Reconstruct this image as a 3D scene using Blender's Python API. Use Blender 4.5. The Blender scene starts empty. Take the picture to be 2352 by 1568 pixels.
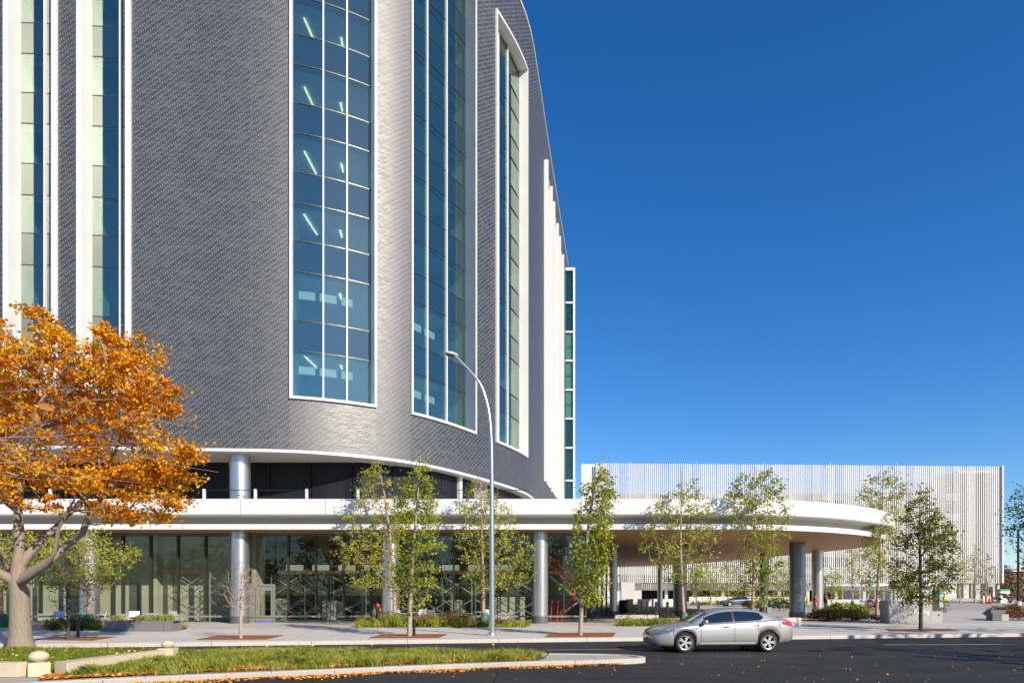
import bpy, bmesh, math, random
import numpy as np
from mathutils import Vector, Matrix
from mathutils.geometry import tessellate_polygon
random.seed(7); RNG = np.random.default_rng(11)
S = bpy.context.scene; COL = S.collection
R = math.radians; PI = math.pi
E = 2.01; F = 1520.0; HY = 1359.0; SW = 0.15
def PX(x, y, D): return ((x-1176)/F*D, D, E+(HY-y)/F*D)      # survey helper: photo sight line at distance D
def GD(y, z=SW): return (E-z)*F/(y-HY)
def GX(x, D): return (x-1176)/F*D
# ---------------------------------------------------------------- objects
def link(o, parent=None):
    COL.objects.link(o)
    if parent is not None: o.parent = parent
    return o
def tag(o, label=None, cat=None, group=None, kind=None):
    if label: o['label'] = label
    if cat: o['category'] = cat
    if group: o['group'] = group
    if kind: o['kind'] = kind
    return o
def thing(name, label, cat, loc=(0,0,0), rz=0, group=None):
    o = bpy.data.objects.new(name, None); link(o); o.location = loc; o.rotation_euler = (0,0,rz)
    o.empty_display_size = 0.3
    return tag(o, label, cat, group)
def kids(o): return [c for c in bpy.data.objects if c.parent == o]
def dup(root, loc, rz, label=None, group=None, mats=None):
    def cp(o, par):
        c = o.copy(); COL.objects.link(c)
        if par is not None: c.parent = par
        for ch in kids(o): cp(ch, c)
        return c
    r = cp(root, None); r.location = loc; r.rotation_euler = (0,0,rz)
    if label: r['label'] = label
    if group: r['group'] = group
    return r
# ---------------------------------------------------------------- mesh builder
class MB:
    def __init__(s): s.v=[]; s.f=[]; s.m=[]; s.uv={}
    def add(s, vs, fs, m=0, M=None):
        b=len(s.v)
        for v in vs: s.v.append(tuple(M@Vector(v)) if M is not None else tuple(v))
        for f in fs: s.f.append(tuple(b+i for i in f)); s.m.append(m)
        return s
    def box(s, x0,x1,y0,y1,z0,z1, m=0, M=None):
        vs=[(x0,y0,z0),(x1,y0,z0),(x1,y1,z0),(x0,y1,z0),(x0,y0,z1),(x1,y0,z1),(x1,y1,z1),(x0,y1,z1)]
        return s.add(vs,[(3,2,1,0),(4,5,6,7),(0,1,5,4),(1,2,6,5),(2,3,7,6),(3,0,4,7)],m,M)
    def tube(s, pts, rad, n=8, m=0, caps=True, M=None):
        P=[Vector(p) for p in pts]
        if not hasattr(rad,'__len__'): rad=[rad]*len(P)
        vs=[]; fs=[]
        ref=None
        for i,p in enumerate(P):
            d=(P[min(i+1,len(P)-1)]-P[max(i-1,0)])
            if d.length<1e-9: d=Vector((0,0,1))
            d.normalize()
            if ref is None: ref=Vector((1,0,0)) if abs(d.x)<.9 else Vector((0,1,0))
            u=(ref-d*ref.dot(d)).normalized(); w=d.cross(u); ref=u
            for k in range(n):
                a=2*PI*k/n; vs.append(p+(u*math.cos(a)+w*math.sin(a))*rad[i])
        for i in range(len(P)-1):
            for k in range(n):
                k2=(k+1)%n; fs.append((i*n+k,i*n+k2,(i+1)*n+k2,(i+1)*n+k))
        if caps:
            fs.append(tuple(range(n-1,-1,-1))); b=(len(P)-1)*n; fs.append(tuple(b+k for k in range(n)))
        return s.add(vs,fs,m,M)
    def lathe(s, prof, n=24, m=0, M=None, cx=0, cy=0, caps=True):
        vs=[]; fs=[]
        for r,z in prof:
            for k in range(n):
                a=2*PI*k/n; vs.append((cx+r*math.cos(a),cy+r*math.sin(a),z))
        for i in range(len(prof)-1):
            for k in range(n):
                k2=(k+1)%n; fs.append((i*n+k,i*n+k2,(i+1)*n+k2,(i+1)*n+k))
        if caps: fs.append(tuple(range(n-1,-1,-1))); b=(len(prof)-1)*n; fs.append(tuple(b+k for k in range(n)))
        return s.add(vs,fs,m,M)
    def poly(s, pts, z, m=0, up=True):
        tris=tessellate_polygon([[Vector((p[0],p[1],0)) for p in pts]])
        vs=[(p[0],p[1],z) for p in pts]; fs=[]
        for t in tris:
            a,b,c=[vs[i] for i in t]
            cr=(b[0]-a[0])*(c[1]-a[1])-(b[1]-a[1])*(c[0]-a[0])
            fs.append(tuple(t) if (cr>0)==up else tuple(reversed(t)))
        return s.add(vs,fs,m)
    def prism(s, pts, z0, z1, m=0):
        s.poly(pts,z1,m,True); s.poly(pts,z0,m,False)
        n=len(pts); area=sum(pts[i][0]*pts[(i+1)%n][1]-pts[(i+1)%n][0]*pts[i][1] for i in range(n))
        q=pts if area>0 else pts[::-1]
        vs=[(p[0],p[1],z0) for p in q]+[(p[0],p[1],z1) for p in q]
        return s.add(vs,[(i,(i+1)%n,n+(i+1)%n,n+i) for i in range(n)],m)
    def build(s, name, mats, parent=None, smooth=False, bevel=0, angle=40):
        me=bpy.data.meshes.new(name); me.from_pydata(s.v,[],s.f)
        if not isinstance(mats,(list,tuple)): mats=[mats]
        for m in mats: me.materials.append(m)
        me.polygons.foreach_set('material_index', s.m)
        if s.uv:
            uvl=me.uv_layers.new(name='UVMap')
            for p in me.polygons:
                u=s.uv.get(p.index)
                if u:
                    for li,c in zip(p.loop_indices,u): uvl.data[li].uv=c
        if smooth:
            me.polygons.foreach_set('use_smooth',[True]*len(me.polygons))
            try: me.set_sharp_from_angle(angle=R(angle))
            except Exception: pass
        me.update()
        o=bpy.data.objects.new(name,me); link(o,parent)
        if bevel:
            b=o.modifiers.new('Bevel','BEVEL'); b.width=bevel; b.segments=2; b.limit_method='ANGLE'; b.angle_limit=R(40)
        return o
def npmesh(name, V, Fc, mat, parent=None, k=4):
    """V (n,3) array, Fc (m,k) index array"""
    me=bpy.data.meshes.new(name); n=len(V); m=len(Fc)
    me.vertices.add(n); me.vertices.foreach_set('co',np.asarray(V,dtype=np.float32).ravel())
    me.loops.add(m*k); me.loops.foreach_set('vertex_index',np.asarray(Fc,dtype=np.int32).ravel())
    me.polygons.add(m); me.polygons.foreach_set('loop_start',np.arange(0,m*k,k,dtype=np.int32))
    try: me.polygons.foreach_set('loop_total',np.full(m,k,dtype=np.int32))
    except Exception: pass
    me.update(calc_edges=True); me.validate()
    for q in (mat if isinstance(mat,(list,tuple)) else [mat]): me.materials.append(q)
    return link(bpy.data.objects.new(name,me),parent)
def leafcloud(name, C, size, mat, parent=None, up=.35, flat=None):
    """one little bent leaf per centre"""
    n=len(C)
    N=RNG.normal(size=(n,3)); N[:,2]+=up*2.2; N[:,1]-=.25
    N/=np.linalg.norm(N,axis=1)[:,None]
    A=RNG.normal(size=(n,3)); U=np.cross(N,A); U/=np.linalg.norm(U,axis=1)[:,None]; W=np.cross(N,U)
    s=(np.asarray(size)*RNG.uniform(.65,1.3,n))[:,None]
    a=C+U*s*.55; b=C+W*s*.34+N*s*.10+U*s*.1; c=C-U*s*.5; d=C-W*s*.34+N*s*.10+U*s*.1
    V=np.stack([a,b,c,d],1).reshape(-1,3)
    return npmesh(name,V,np.arange(4*n).reshape(n,4),mat,parent)
# ---------------------------------------------------------------- materials
MATS={}
def newmat(name):
    m=bpy.data.materials.new(name); m.use_nodes=True; nt=m.node_tree; nt.nodes.clear()
    out=nt.nodes.new('ShaderNodeOutputMaterial'); return m,nt,out
def N_(nt,t,**k):
    n=nt.nodes.new(t)
    for a,b in k.items():
        if a.startswith('i_'):
            key=a[2:]; key=int(key) if key.isdigit() else key.replace('_',' ')
            n.inputs[key].default_value=b
        else: setattr(n,a,b)
    return n
def c4(c): return (c[0],c[1],c[2],1)
def mat(name, col, rough=.6, metal=0, col2=None, scale=3, bump=0, bscale=40, coat=0, spec=None, stretch=None, detail=6, emit=None, estr=0):
    m,nt,out=newmat(name); p=N_(nt,'ShaderNodeBsdfPrincipled')
    p.inputs['Roughness'].default_value=rough; p.inputs['Metallic'].default_value=metal
    p.inputs['Base Color'].default_value=c4(col); p.inputs['Coat Weight'].default_value=coat; p.inputs['Coat Roughness'].default_value=.05
    if spec is not None: p.inputs['Specular IOR Level'].default_value=spec
    L=nt.links.new; tc=N_(nt,'ShaderNodeTexCoord'); src=tc.outputs['Object']
    if stretch:
        mp=N_(nt,'ShaderNodeMapping'); mp.inputs['Scale'].default_value=stretch; L(src,mp.inputs[0]); src=mp.outputs[0]
    if col2 is not None:
        nz=N_(nt,'ShaderNodeTexNoise'); nz.inputs['Scale'].default_value=scale; nz.inputs['Detail'].default_value=detail; nz.inputs['Roughness'].default_value=.65
        L(src,nz.inputs['Vector']); cr=N_(nt,'ShaderNodeValToRGB'); cr.color_ramp.elements[0].position=.35; cr.color_ramp.elements[1].position=.66
        cr.color_ramp.elements[0].color=c4(col); cr.color_ramp.elements[1].color=c4(col2); L(nz.outputs['Fac'],cr.inputs[0]); L(cr.outputs[0],p.inputs['Base Color'])
    if bump:
        nb=N_(nt,'ShaderNodeTexNoise'); nb.inputs['Scale'].default_value=bscale; nb.inputs['Detail'].default_value=4; L(src,nb.inputs['Vector'])
        bp=N_(nt,'ShaderNodeBump'); bp.inputs['Strength'].default_value=bump; bp.inputs['Distance'].default_value=.02; L(nb.outputs['Fac'],bp.inputs['Height']); L(bp.outputs[0],p.inputs['Normal'])
    if emit: p.inputs['Emission Color'].default_value=c4(emit); p.inputs['Emission Strength'].default_value=estr
    L(p.outputs[0],out.inputs[0]); return m
def leafmat(name, cols, pos=None, trans=.35, nscale=.5, rough=.55):
    """random colour per leaf plus slow drift through the crown"""
    m,nt,out=newmat(name); L=nt.links.new
    g=N_(nt,'ShaderNodeNewGeometry'); nz=N_(nt,'ShaderNodeTexNoise'); nz.inputs['Scale'].default_value=nscale; nz.inputs['Detail'].default_value=3
    tc=N_(nt,'ShaderNodeTexCoord'); L(tc.outputs['Object'],nz.inputs['Vector'])
    a=N_(nt,'ShaderNodeMath',operation='MULTIPLY_ADD'); L(g.outputs['Random Per Island'],a.inputs[0]); a.inputs[1].default_value=.62
    b=N_(nt,'ShaderNodeMath',operation='MULTIPLY_ADD'); L(nz.outputs['Fac'],b.inputs[0]); b.inputs[1].default_value=1.3; b.inputs[2].default_value=-.46; L(b.outputs[0],a.inputs[2])
    cr=N_(nt,'ShaderNodeValToRGB'); el=cr.color_ramp.elements
    n=len(cols); pos=pos or [i/(n-1) for i in range(n)]
    while len(el)<n: el.new(.5)
    for i in range(n): el[i].position=pos[i]; el[i].color=c4(cols[i])
    L(a.outputs[0],cr.inputs[0])
    d=N_(nt,'ShaderNodeBsdfPrincipled'); d.inputs['Roughness'].default_value=rough; L(cr.outputs[0],d.inputs['Base Color']); d.inputs['Specular IOR Level'].default_value=.3
    t=N_(nt,'ShaderNodeBsdfTranslucent'); L(cr.outputs[0],t.inputs[0]); mx=N_(nt,'ShaderNodeMixShader'); mx.inputs[0].default_value=trans
    L(d.outputs[0],mx.inputs[1]); L(t.outputs[0],mx.inputs[2]); L(mx.outputs[0],out.inputs[0]); return m
def schlick(nt):
    L=nt.links.new; g=N_(nt,'ShaderNodeNewGeometry'); d=N_(nt,'ShaderNodeVectorMath',operation='DOT_PRODUCT'); L(g.outputs['Normal'],d.inputs[0]); L(g.outputs['Incoming'],d.inputs[1])
    a=N_(nt,'ShaderNodeMath',operation='ABSOLUTE'); L(d.outputs['Value'],a.inputs[0]); b=N_(nt,'ShaderNodeMath',operation='SUBTRACT'); b.inputs[0].default_value=1; L(a.outputs[0],b.inputs[1])
    c=N_(nt,'ShaderNodeMath',operation='POWER'); L(b.outputs[0],c.inputs[0]); c.inputs[1].default_value=5; return c.outputs[0]
def glassmat(name, tint, refl=.10, rough=.0, graze=.5, dirt=0):
    m,nt,out=newmat(name); L=nt.links.new
    t=N_(nt,'ShaderNodeBsdfTransparent'); t.inputs[0].default_value=c4(tint)
    g=N_(nt,'ShaderNodeBsdfGlossy'); g.inputs['Roughness'].default_value=rough; g.inputs[0].default_value=(.86,.93,.80,1)
    sc=schlick(nt); a=N_(nt,'ShaderNodeMath',operation='MULTIPLY_ADD'); L(sc,a.inputs[0]); a.inputs[1].default_value=graze*2; a.inputs[2].default_value=refl+.04; a.use_clamp=True
    if dirt:
        nz=N_(nt,'ShaderNodeTexNoise'); nz.inputs['Scale'].default_value=.25; tc=N_(nt,'ShaderNodeTexCoord'); L(tc.outputs['Object'],nz.inputs['Vector'])
        bp=N_(nt,'ShaderNodeBump'); bp.inputs['Strength'].default_value=dirt; bp.inputs['Distance'].default_value=.1; L(nz.outputs['Fac'],bp.inputs['Height']); L(bp.outputs[0],g.inputs['Normal'])
    mx=N_(nt,'ShaderNodeMixShader'); L(a.outputs[0],mx.inputs[0]); L(t.outputs[0],mx.inputs[1]); L(g.outputs[0],mx.inputs[2]); L(mx.outputs[0],out.inputs[0]); return m
def coatglass(name,col,refl):
    m,nt,out=newmat(name); L=nt.links.new
    t=N_(nt,'ShaderNodeBsdfDiffuse'); t.inputs[0].default_value=c4(col)
    g=N_(nt,'ShaderNodeBsdfGlossy'); g.inputs['Roughness'].default_value=.0; g.inputs[0].default_value=(.86,.93,.80,1)
    sc=schlick(nt); a=N_(nt,'ShaderNodeMath',operation='MULTIPLY_ADD'); L(sc,a.inputs[0]); a.inputs[1].default_value=.9; a.inputs[2].default_value=refl+.04; a.use_clamp=True
    mx=N_(nt,'ShaderNodeMixShader'); L(a.outputs[0],mx.inputs[0]); L(t.outputs[0],mx.inputs[1]); L(g.outputs[0],mx.inputs[2]); L(mx.outputs[0],out.inputs[0]); return m
def brickmat():
    m,nt,out=newmat('glazed brick'); L=nt.links.new
    uv=N_(nt,'ShaderNodeUVMap'); sp=N_(nt,'ShaderNodeSeparateXYZ'); L(uv.outputs[0],sp.inputs[0])
    RH,BW=.098,.40
    def M(op,a,b=None,c=None,cl=False):
        n=N_(nt,'ShaderNodeMath',operation=op); n.use_clamp=cl
        for i,x in enumerate((a,b,c)):
            if x is None: continue
            if isinstance(x,(int,float)): n.inputs[i].default_value=x
            else: L(x,n.inputs[i])
        return n.outputs[0]
    v=M('DIVIDE',sp.outputs[1],RH); row=M('FLOOR',v); fv=M('SUBTRACT',v,row)
    u=M('ADD',M('DIVIDE',sp.outputs[0],BW),M('MULTIPLY',row,-.30)); cu=M('FLOOR',u); fu=M('SUBTRACT',u,cu)
    cb=N_(nt,'ShaderNodeCombineXYZ'); L(cu,cb.inputs[0]); L(row,cb.inputs[1])
    wn=N_(nt,'ShaderNodeTexWhiteNoise',noise_dimensions='2D'); L(cb.outputs[0],wn.inputs['Vector'])
    # slow clouds of tone along courses
    mp=N_(nt,'ShaderNodeMapping'); mp.inputs['Scale'].default_value=(.35,1.1,1); L(uv.outputs[0],mp.inputs[0])
    nz=N_(nt,'ShaderNodeTexNoise'); nz.inputs['Scale'].default_value=1.0; nz.inputs['Detail'].default_value=5; L(mp.outputs[0],nz.inputs['Vector'])
    t=M('ADD',M('MULTIPLY',wn.outputs['Value'],.55),M('MULTIPLY',nz.outputs['Fac'],.6))
    cr=N_(nt,'ShaderNodeValToRGB'); L(t,cr.inputs[0]); el=cr.color_ramp.elements
    el[0].position=.2; el[0].color=(.004,.0045,.007,1); el[1].position=.95; el[1].color=(.034,.033,.036,1); e=el.new(.55); e.color=(.007,.0075,.011,1)
    sun_tick=M('LESS_THAN',fu,.13); bed=M('LESS_THAN',fv,.12)
    tick_mix=N_(nt,'ShaderNodeMixRGB'); L(sun_tick,tick_mix.inputs[0]); L(cr.outputs[0],tick_mix.inputs[1]); tick_mix.inputs[2].default_value=(.17,.165,.155,1)  # pale ticks paint sun caught on projecting brick ends into the colour
    mort2=N_(nt,'ShaderNodeMixRGB'); L(bed,mort2.inputs[0]); L(tick_mix.outputs[0],mort2.inputs[1]); mort2.inputs[2].default_value=(.03,.03,.035,1)
    # movement joints: one vertical and one per storey
    jz=M('LESS_THAN',M('ABSOLUTE',M('SUBTRACT',M('MODULO',M('ADD',sp.outputs[1],100-2.01+.45),4.13),2.0)),.022)
    jm=N_(nt,'ShaderNodeMixRGB'); L(jz,jm.inputs[0]); L(mort2.outputs[0],jm.inputs[1]); jm.inputs[2].default_value=(.06,.055,.05,1)
    p=N_(nt,'ShaderNodeBsdfPrincipled'); L(jm.outputs[0],p.inputs['Base Color'])
    rg=M('ADD',M('MULTIPLY',wn.outputs['Value'],.12),.47); L(rg,p.inputs['Roughness']); p.inputs['Specular IOR Level'].default_value=1.0
    p.inputs['IOR'].default_value=1.75; p.inputs['Specular Tint'].default_value=(1,.97,.93,1)
    h=M('ADD',M('MULTIPLY',sun_tick,-.3),M('ADD',M('MULTIPLY',bed,-.8),M('MULTIPLY',wn.outputs['Value'],.35)))
    bp=N_(nt,'ShaderNodeBump'); bp.inputs['Strength'].default_value=.35; bp.inputs['Distance'].default_value=.02; L(h,bp.inputs['Height']); L(bp.outputs[0],p.inputs['Normal'])
    L(p.outputs[0],out.inputs[0]); return m
def asphmat():
    m,nt,out=newmat('asphalt'); L=nt.links.new; tc=N_(nt,'ShaderNodeTexCoord')
    mp=N_(nt,'ShaderNodeMapping'); mp.inputs['Rotation'].default_value=(0,0,R(-8)); mp.inputs['Scale'].default_value=(.12,1.1,1); L(tc.outputs['Object'],mp.inputs[0])
    a=N_(nt,'ShaderNodeTexNoise'); a.inputs['Scale'].default_value=1.0; a.inputs['Detail'].default_value=6; L(mp.outputs[0],a.inputs['Vector'])
    f=N_(nt,'ShaderNodeTexNoise'); f.inputs['Scale'].default_value=38; f.inputs['Detail'].default_value=8; f.inputs['Roughness'].default_value=.8; L(tc.outputs['Object'],f.inputs['Vector'])
    b=N_(nt,'ShaderNodeTexNoise'); b.inputs['Scale'].default_value=.7; b.inputs['Detail'].default_value=10; b.inputs['Roughness'].default_value=.75; L(tc.outputs['Object'],b.inputs['Vector'])
    s1=N_(nt,'ShaderNodeMath',operation='ADD'); L(a.outputs['Fac'],s1.inputs[0]); L(b.outputs['Fac'],s1.inputs[1])
    s2=N_(nt,'ShaderNodeMath',operation='MULTIPLY_ADD'); L(f.outputs['Fac'],s2.inputs[0]); s2.inputs[1].default_value=.55; L(s1.outputs[0],s2.inputs[2])
    s3=N_(nt,'ShaderNodeMath',operation='MULTIPLY'); L(s2.outputs[0],s3.inputs[0]); s3.inputs[1].default_value=.4
    cr=N_(nt,'ShaderNodeValToRGB'); cr.color_ramp.elements[0].position=.36; cr.color_ramp.elements[0].color=(.012,.0115,.012,1); cr.color_ramp.elements[1].position=.66; cr.color_ramp.elements[1].color=(.050,.044,.040,1); L(s3.outputs[0],cr.inputs[0])
    v=N_(nt,'ShaderNodeTexVoronoi',feature='DISTANCE_TO_EDGE'); v.inputs['Scale'].default_value=.16
    nd=N_(nt,'ShaderNodeMixRGB'); nd.inputs[0].default_value=.06; L(tc.outputs['Object'],nd.inputs[1]); nz=N_(nt,'ShaderNodeTexNoise'); nz.inputs['Scale'].default_value=1.5; L(tc.outputs['Object'],nz.inputs['Vector']); L(nz.outputs['Color'],nd.inputs[2]); L(nd.outputs[0],v.inputs['Vector'])
    lt=N_(nt,'ShaderNodeMath',operation='LESS_THAN'); L(v.outputs['Distance'],lt.inputs[0]); lt.inputs[1].default_value=.0022
    mx=N_(nt,'ShaderNodeMixRGB'); L(lt.outputs[0],mx.inputs[0]); L(cr.outputs[0],mx.inputs[1]); mx.inputs[2].default_value=(.010,.010,.010,1)
    p=N_(nt,'ShaderNodeBsdfPrincipled'); p.inputs['Roughness'].default_value=.8; p.inputs['Specular IOR Level'].default_value=.3; L(mx.outputs[0],p.inputs['Base Color'])
    bp=N_(nt,'ShaderNodeBump'); bp.inputs['Strength'].default_value=.5; bp.inputs['Distance'].default_value=.01; L(f.outputs['Fac'],bp.inputs['Height']); L(bp.outputs[0],p.inputs['Normal']); L(p.outputs[0],out.inputs[0]); return m
def pavemat(name, col, col2, jx, jy, rough=.85, rz=0, jc=.5):
    m,nt,out=newmat(name); L=nt.links.new
    tc=N_(nt,'ShaderNodeTexCoord'); mp=N_(nt,'ShaderNodeMapping'); mp.inputs['Rotation'].default_value=(0,0,rz); L(tc.outputs['Object'],mp.inputs[0])
    nz=N_(nt,'ShaderNodeTexNoise'); nz.inputs['Scale'].default_value=.5; nz.inputs['Detail'].default_value=9; nz.inputs['Roughness'].default_value=.7; L(tc.outputs['Object'],nz.inputs['Vector'])
    nf=N_(nt,'ShaderNodeTexNoise'); nf.inputs['Scale'].default_value=14; nf.inputs['Detail'].default_value=5; L(tc.outputs['Object'],nf.inputs['Vector'])
    mu=N_(nt,'ShaderNodeMath',operation='MULTIPLY_ADD'); L(nf.outputs['Fac'],mu.inputs[0]); mu.inputs[1].default_value=.5; 
    m2=N_(nt,'ShaderNodeMath',operation='MULTIPLY'); L(nz.outputs['Fac'],m2.inputs[0]); m2.inputs[1].default_value=.5; L(m2.outputs[0],mu.inputs[2])
    cr=N_(nt,'ShaderNodeValToRGB'); cr.color_ramp.elements[0].position=.32; cr.color_ramp.elements[1].position=.66; cr.color_ramp.elements[0].color=c4(col2); cr.color_ramp.elements[1].color=c4(col); L(mu.outputs[0],cr.inputs[0])
    br=N_(nt,'ShaderNodeTexBrick'); br.offset=0; br.inputs['Scale'].default_value=1; br.inputs['Brick Width'].default_value=jx; br.inputs['Row Height'].default_value=jy; br.inputs['Mortar Size'].default_value=.012; br.inputs['Mortar Smooth'].default_value=.1
    br.inputs['Color1'].default_value=(1,1,1,1); br.inputs['Color2'].default_value=(.93,.92,.9,1); br.inputs['Mortar'].default_value=(jc,jc,jc,1); L(mp.outputs[0],br.inputs['Vector'])
    mx=N_(nt,'ShaderNodeMixRGB',blend_type='MULTIPLY'); mx.inputs[0].default_value=1; L(cr.outputs[0],mx.inputs[1]); L(br.outputs[0],mx.inputs[2])
    p=N_(nt,'ShaderNodeBsdfPrincipled'); p.inputs['Roughness'].default_value=rough; L(mx.outputs[0],p.inputs['Base Color'])
    bp=N_(nt,'ShaderNodeBump'); bp.inputs['Strength'].default_value=.15; bp.inputs['Distance'].default_value=.01; L(nf.outputs['Fac'],bp.inputs['Height']); L(bp.outputs[0],p.inputs['Normal'])
    L(p.outputs[0],out.inputs[0]); return m
brick=brickmat()
white=mat('white metal panel',(.69,.675,.655),.42,col2=(.645,.635,.62),scale=.25,coat=.0)
cream=mat('cream soffit panel',(.60,.57,.52),.6,col2=(.56,.53,.48),scale=.4)
wood=mat('brown soffit board',(.45,.24,.11),.55,col2=(.39,.205,.09),scale=2,stretch=(.3,6,1))
steel_shade=mat('shade darkened column cladding',(.20,.22,.25),.34,metal=.8,col2=(.26,.28,.31),scale=2,stretch=(3,3,.15))  # dark copy of the brushed cladding, canopy shade put into its colour
steel=mat('brushed column cladding',(.50,.50,.50),.34,metal=.85,col2=(.58,.57,.56),scale=2,stretch=(3,3,.15))
darkst=mat('blue grey column jacket',(.16,.18,.21),.35,metal=.7)
stone=mat('dark grey granite',(.085,.085,.09),.5,col2=(.12,.12,.125),scale=30,bump=.1)
bronze=mat('dark bronze mullion',(.06,.062,.042),.35,metal=.5)
blackp=mat('black panel',(.008,.008,.011),.5,spec=.2,col2=(.02,.02,.024),scale=.6,stretch=(1,1,.05))
bluegl=coatglass('blue spandrel glass',(.010,.026,.036),.20)
wglass=glassmat('tinted window glass',(.60,.73,.71),.19,graze=.45)
sglass=glassmat('shopfront glass',(.88,.90,.82),.02,graze=.4)
room=mat('room wall paint',(.62,.66,.60),.8)
ceilm=mat('room ceiling tile',(.75,.78,.76),.8,col2=(.7,.73,.71),scale=1)
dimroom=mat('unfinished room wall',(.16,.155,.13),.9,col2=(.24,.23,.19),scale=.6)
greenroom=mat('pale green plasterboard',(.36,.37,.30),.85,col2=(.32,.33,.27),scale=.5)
litlamp=mat('lit strip lamp',(.9,.9,.8),.5,emit=(1,.88,.62),estr=2.6)
conc=pavemat('sidewalk concrete',(.62,.575,.52),(.52,.48,.435),1.5,1.5,rz=R(-9))
plaza=pavemat('plaza concrete',(.55,.50,.44),(.45,.41,.355),6,2.2,rz=R(-4),jc=.45)
kerbm=pavemat('kerb concrete',(.62,.57,.50),(.50,.46,.40),3.6,50,rz=R(-9),jc=.25)
asph=asphmat()
paint=mat('road paint',(.55,.55,.53),.7,col2=(.35,.35,.34),scale=9)
lime=mat('cream limestone',(.60,.51,.36),.8,col2=(.52,.43,.29),scale=4,bump=.25,bscale=30)
rust=mat('rust brown grate',(.36,.125,.035),.75,col2=(.22,.075,.025),scale=8,bump=.4,bscale=50)
galv=mat('galvanised pole',(.60,.61,.64),.28,metal=.9)
blackm=mat('black metal',(.015,.015,.017),.4,metal=.3)
gchair=mat('grey metal furniture',(.55,.56,.57),.4,metal=.2)
slat=mat('white slat',(.60,.575,.54),.5)
gconc=mat('garage concrete',(.56,.53,.49),.85,col2=(.50,.475,.44),scale=.6)
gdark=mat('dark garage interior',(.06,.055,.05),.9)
soil=mat('planting soil',(.06,.045,.03),.95,col2=(.10,.07,.045),scale=12,bump=.6)
bagm=mat('green watering bag',(.012,.085,.045),.55,col2=(.02,.12,.06),scale=12,bump=.4,bscale=25)
barkm=mat('grey brown bark',(.23,.175,.125),.9,col2=(.36,.29,.22),scale=6,stretch=(6,6,1),bump=1,bscale=16,detail=10)
barkd=mat('dark bark',(.055,.045,.038),.9,col2=(.10,.08,.065),scale=8,stretch=(4,4,1),bump=.5)
barkl=mat('tan bark',(.34,.26,.19),.85,col2=(.42,.34,.27),scale=8,stretch=(2,2,1),bump=.4)
barkb=mat('birch bark',(.52,.36,.24),.8,col2=(.30,.17,.10),scale=7,stretch=(1,1,3),bump=.4)
leafO=leafmat('maple leaves',[(.20,.055,.008),(.58,.185,.010),(.82,.36,.012),(.90,.52,.02),(.66,.60,.05)],[0,.27,.54,.82,1],trans=.42,nscale=.55)
leafG=leafmat('street tree leaves',[(.08,.12,.010),(.25,.30,.02),(.42,.43,.04),(.60,.50,.07)],[0,.4,.78,1],trans=.35)
leafB=leafmat('birch leaves',[(.11,.14,.014),(.30,.33,.035),(.48,.46,.07),(.62,.48,.09)],[0,.4,.75,1],trans=.35)
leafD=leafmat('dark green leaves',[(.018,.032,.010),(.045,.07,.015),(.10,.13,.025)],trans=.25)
leafP=leafmat('olive plane leaves',[(.06,.075,.010),(.17,.18,.02),(.31,.28,.035),(.48,.36,.06)],[0,.45,.8,1],trans=.3)
leafR=leafmat('russet leaves',[(.10,.03,.012),(.22,.10,.04),(.33,.17,.05)],trans=.3)
leafW=leafmat('autumn wood leaves',[(.05,.06,.012),(.16,.10,.02),(.28,.12,.02),(.40,.22,.03)],trans=.3,nscale=.08)
leafY=leafmat('fresh green shrub leaves',[(.10,.18,.02),(.24,.34,.03),(.40,.48,.06)],trans=.35)
grassm=leafmat('grass blades',[(.14,.17,.02),(.33,.39,.045),(.52,.50,.09),(.66,.52,.24)],[0,.38,.70,1],trans=.4,nscale=1.1)
fallm=leafmat('fallen leaves',[(.26,.08,.02),(.62,.22,.035),(.74,.36,.06),(.80,.50,.16),(.55,.06,.03)],[0,.35,.65,.93,1],trans=.1,nscale=3)
drym=leafmat('dry brown leaves',[(.12,.05,.02),(.30,.14,.05),(.40,.21,.08)],trans=.3)
nearleaf=leafmat('brown twig leaves',[(.22,.05,.015),(.42,.16,.04),(.50,.24,.07),(.36,.34,.07)],trans=.3,nscale=4)
twigm=mat('pale twig bark',(.33,.26,.21),.85,col2=(.18,.13,.10),scale=25)
# ================================================================ curves
def smooth(pts, step=.5):
    P=[np.array(p,float) for p in pts]; out=[]
    for i in range(len(P)-1):
        p0=P[max(i-1,0)] if i>0 else 2*P[0]-P[1]; p1=P[i]; p2=P[i+1]; p3=P[i+2] if i+2<len(P) else 2*P[-1]-P[-2]
        t0=0; t1=t0+np.linalg.norm(p1-p0)**.5; t2=t1+np.linalg.norm(p2-p1)**.5; t3=t2+np.linalg.norm(p3-p2)**.5
        n=max(2,int(np.linalg.norm(p2-p1)/step))
        for t in np.linspace(t1,t2,n,endpoint=False):
            A1=(t1-t)/(t1-t0)*p0+(t-t0)/(t1-t0)*p1; A2=(t2-t)/(t2-t1)*p1+(t-t1)/(t2-t1)*p2; A3=(t3-t)/(t3-t2)*p2+(t-t2)/(t3-t2)*p3
            B1=(t2-t)/(t2-t0)*A1+(t-t0)/(t2-t0)*A2; B2=(t3-t)/(t3-t1)*A2+(t-t1)/(t3-t1)*A3
            out.append((t2-t)/(t2-t1)*B1+(t-t1)/(t2-t1)*B2)
    out.append(P[-1]); return np.array(out)
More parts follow.
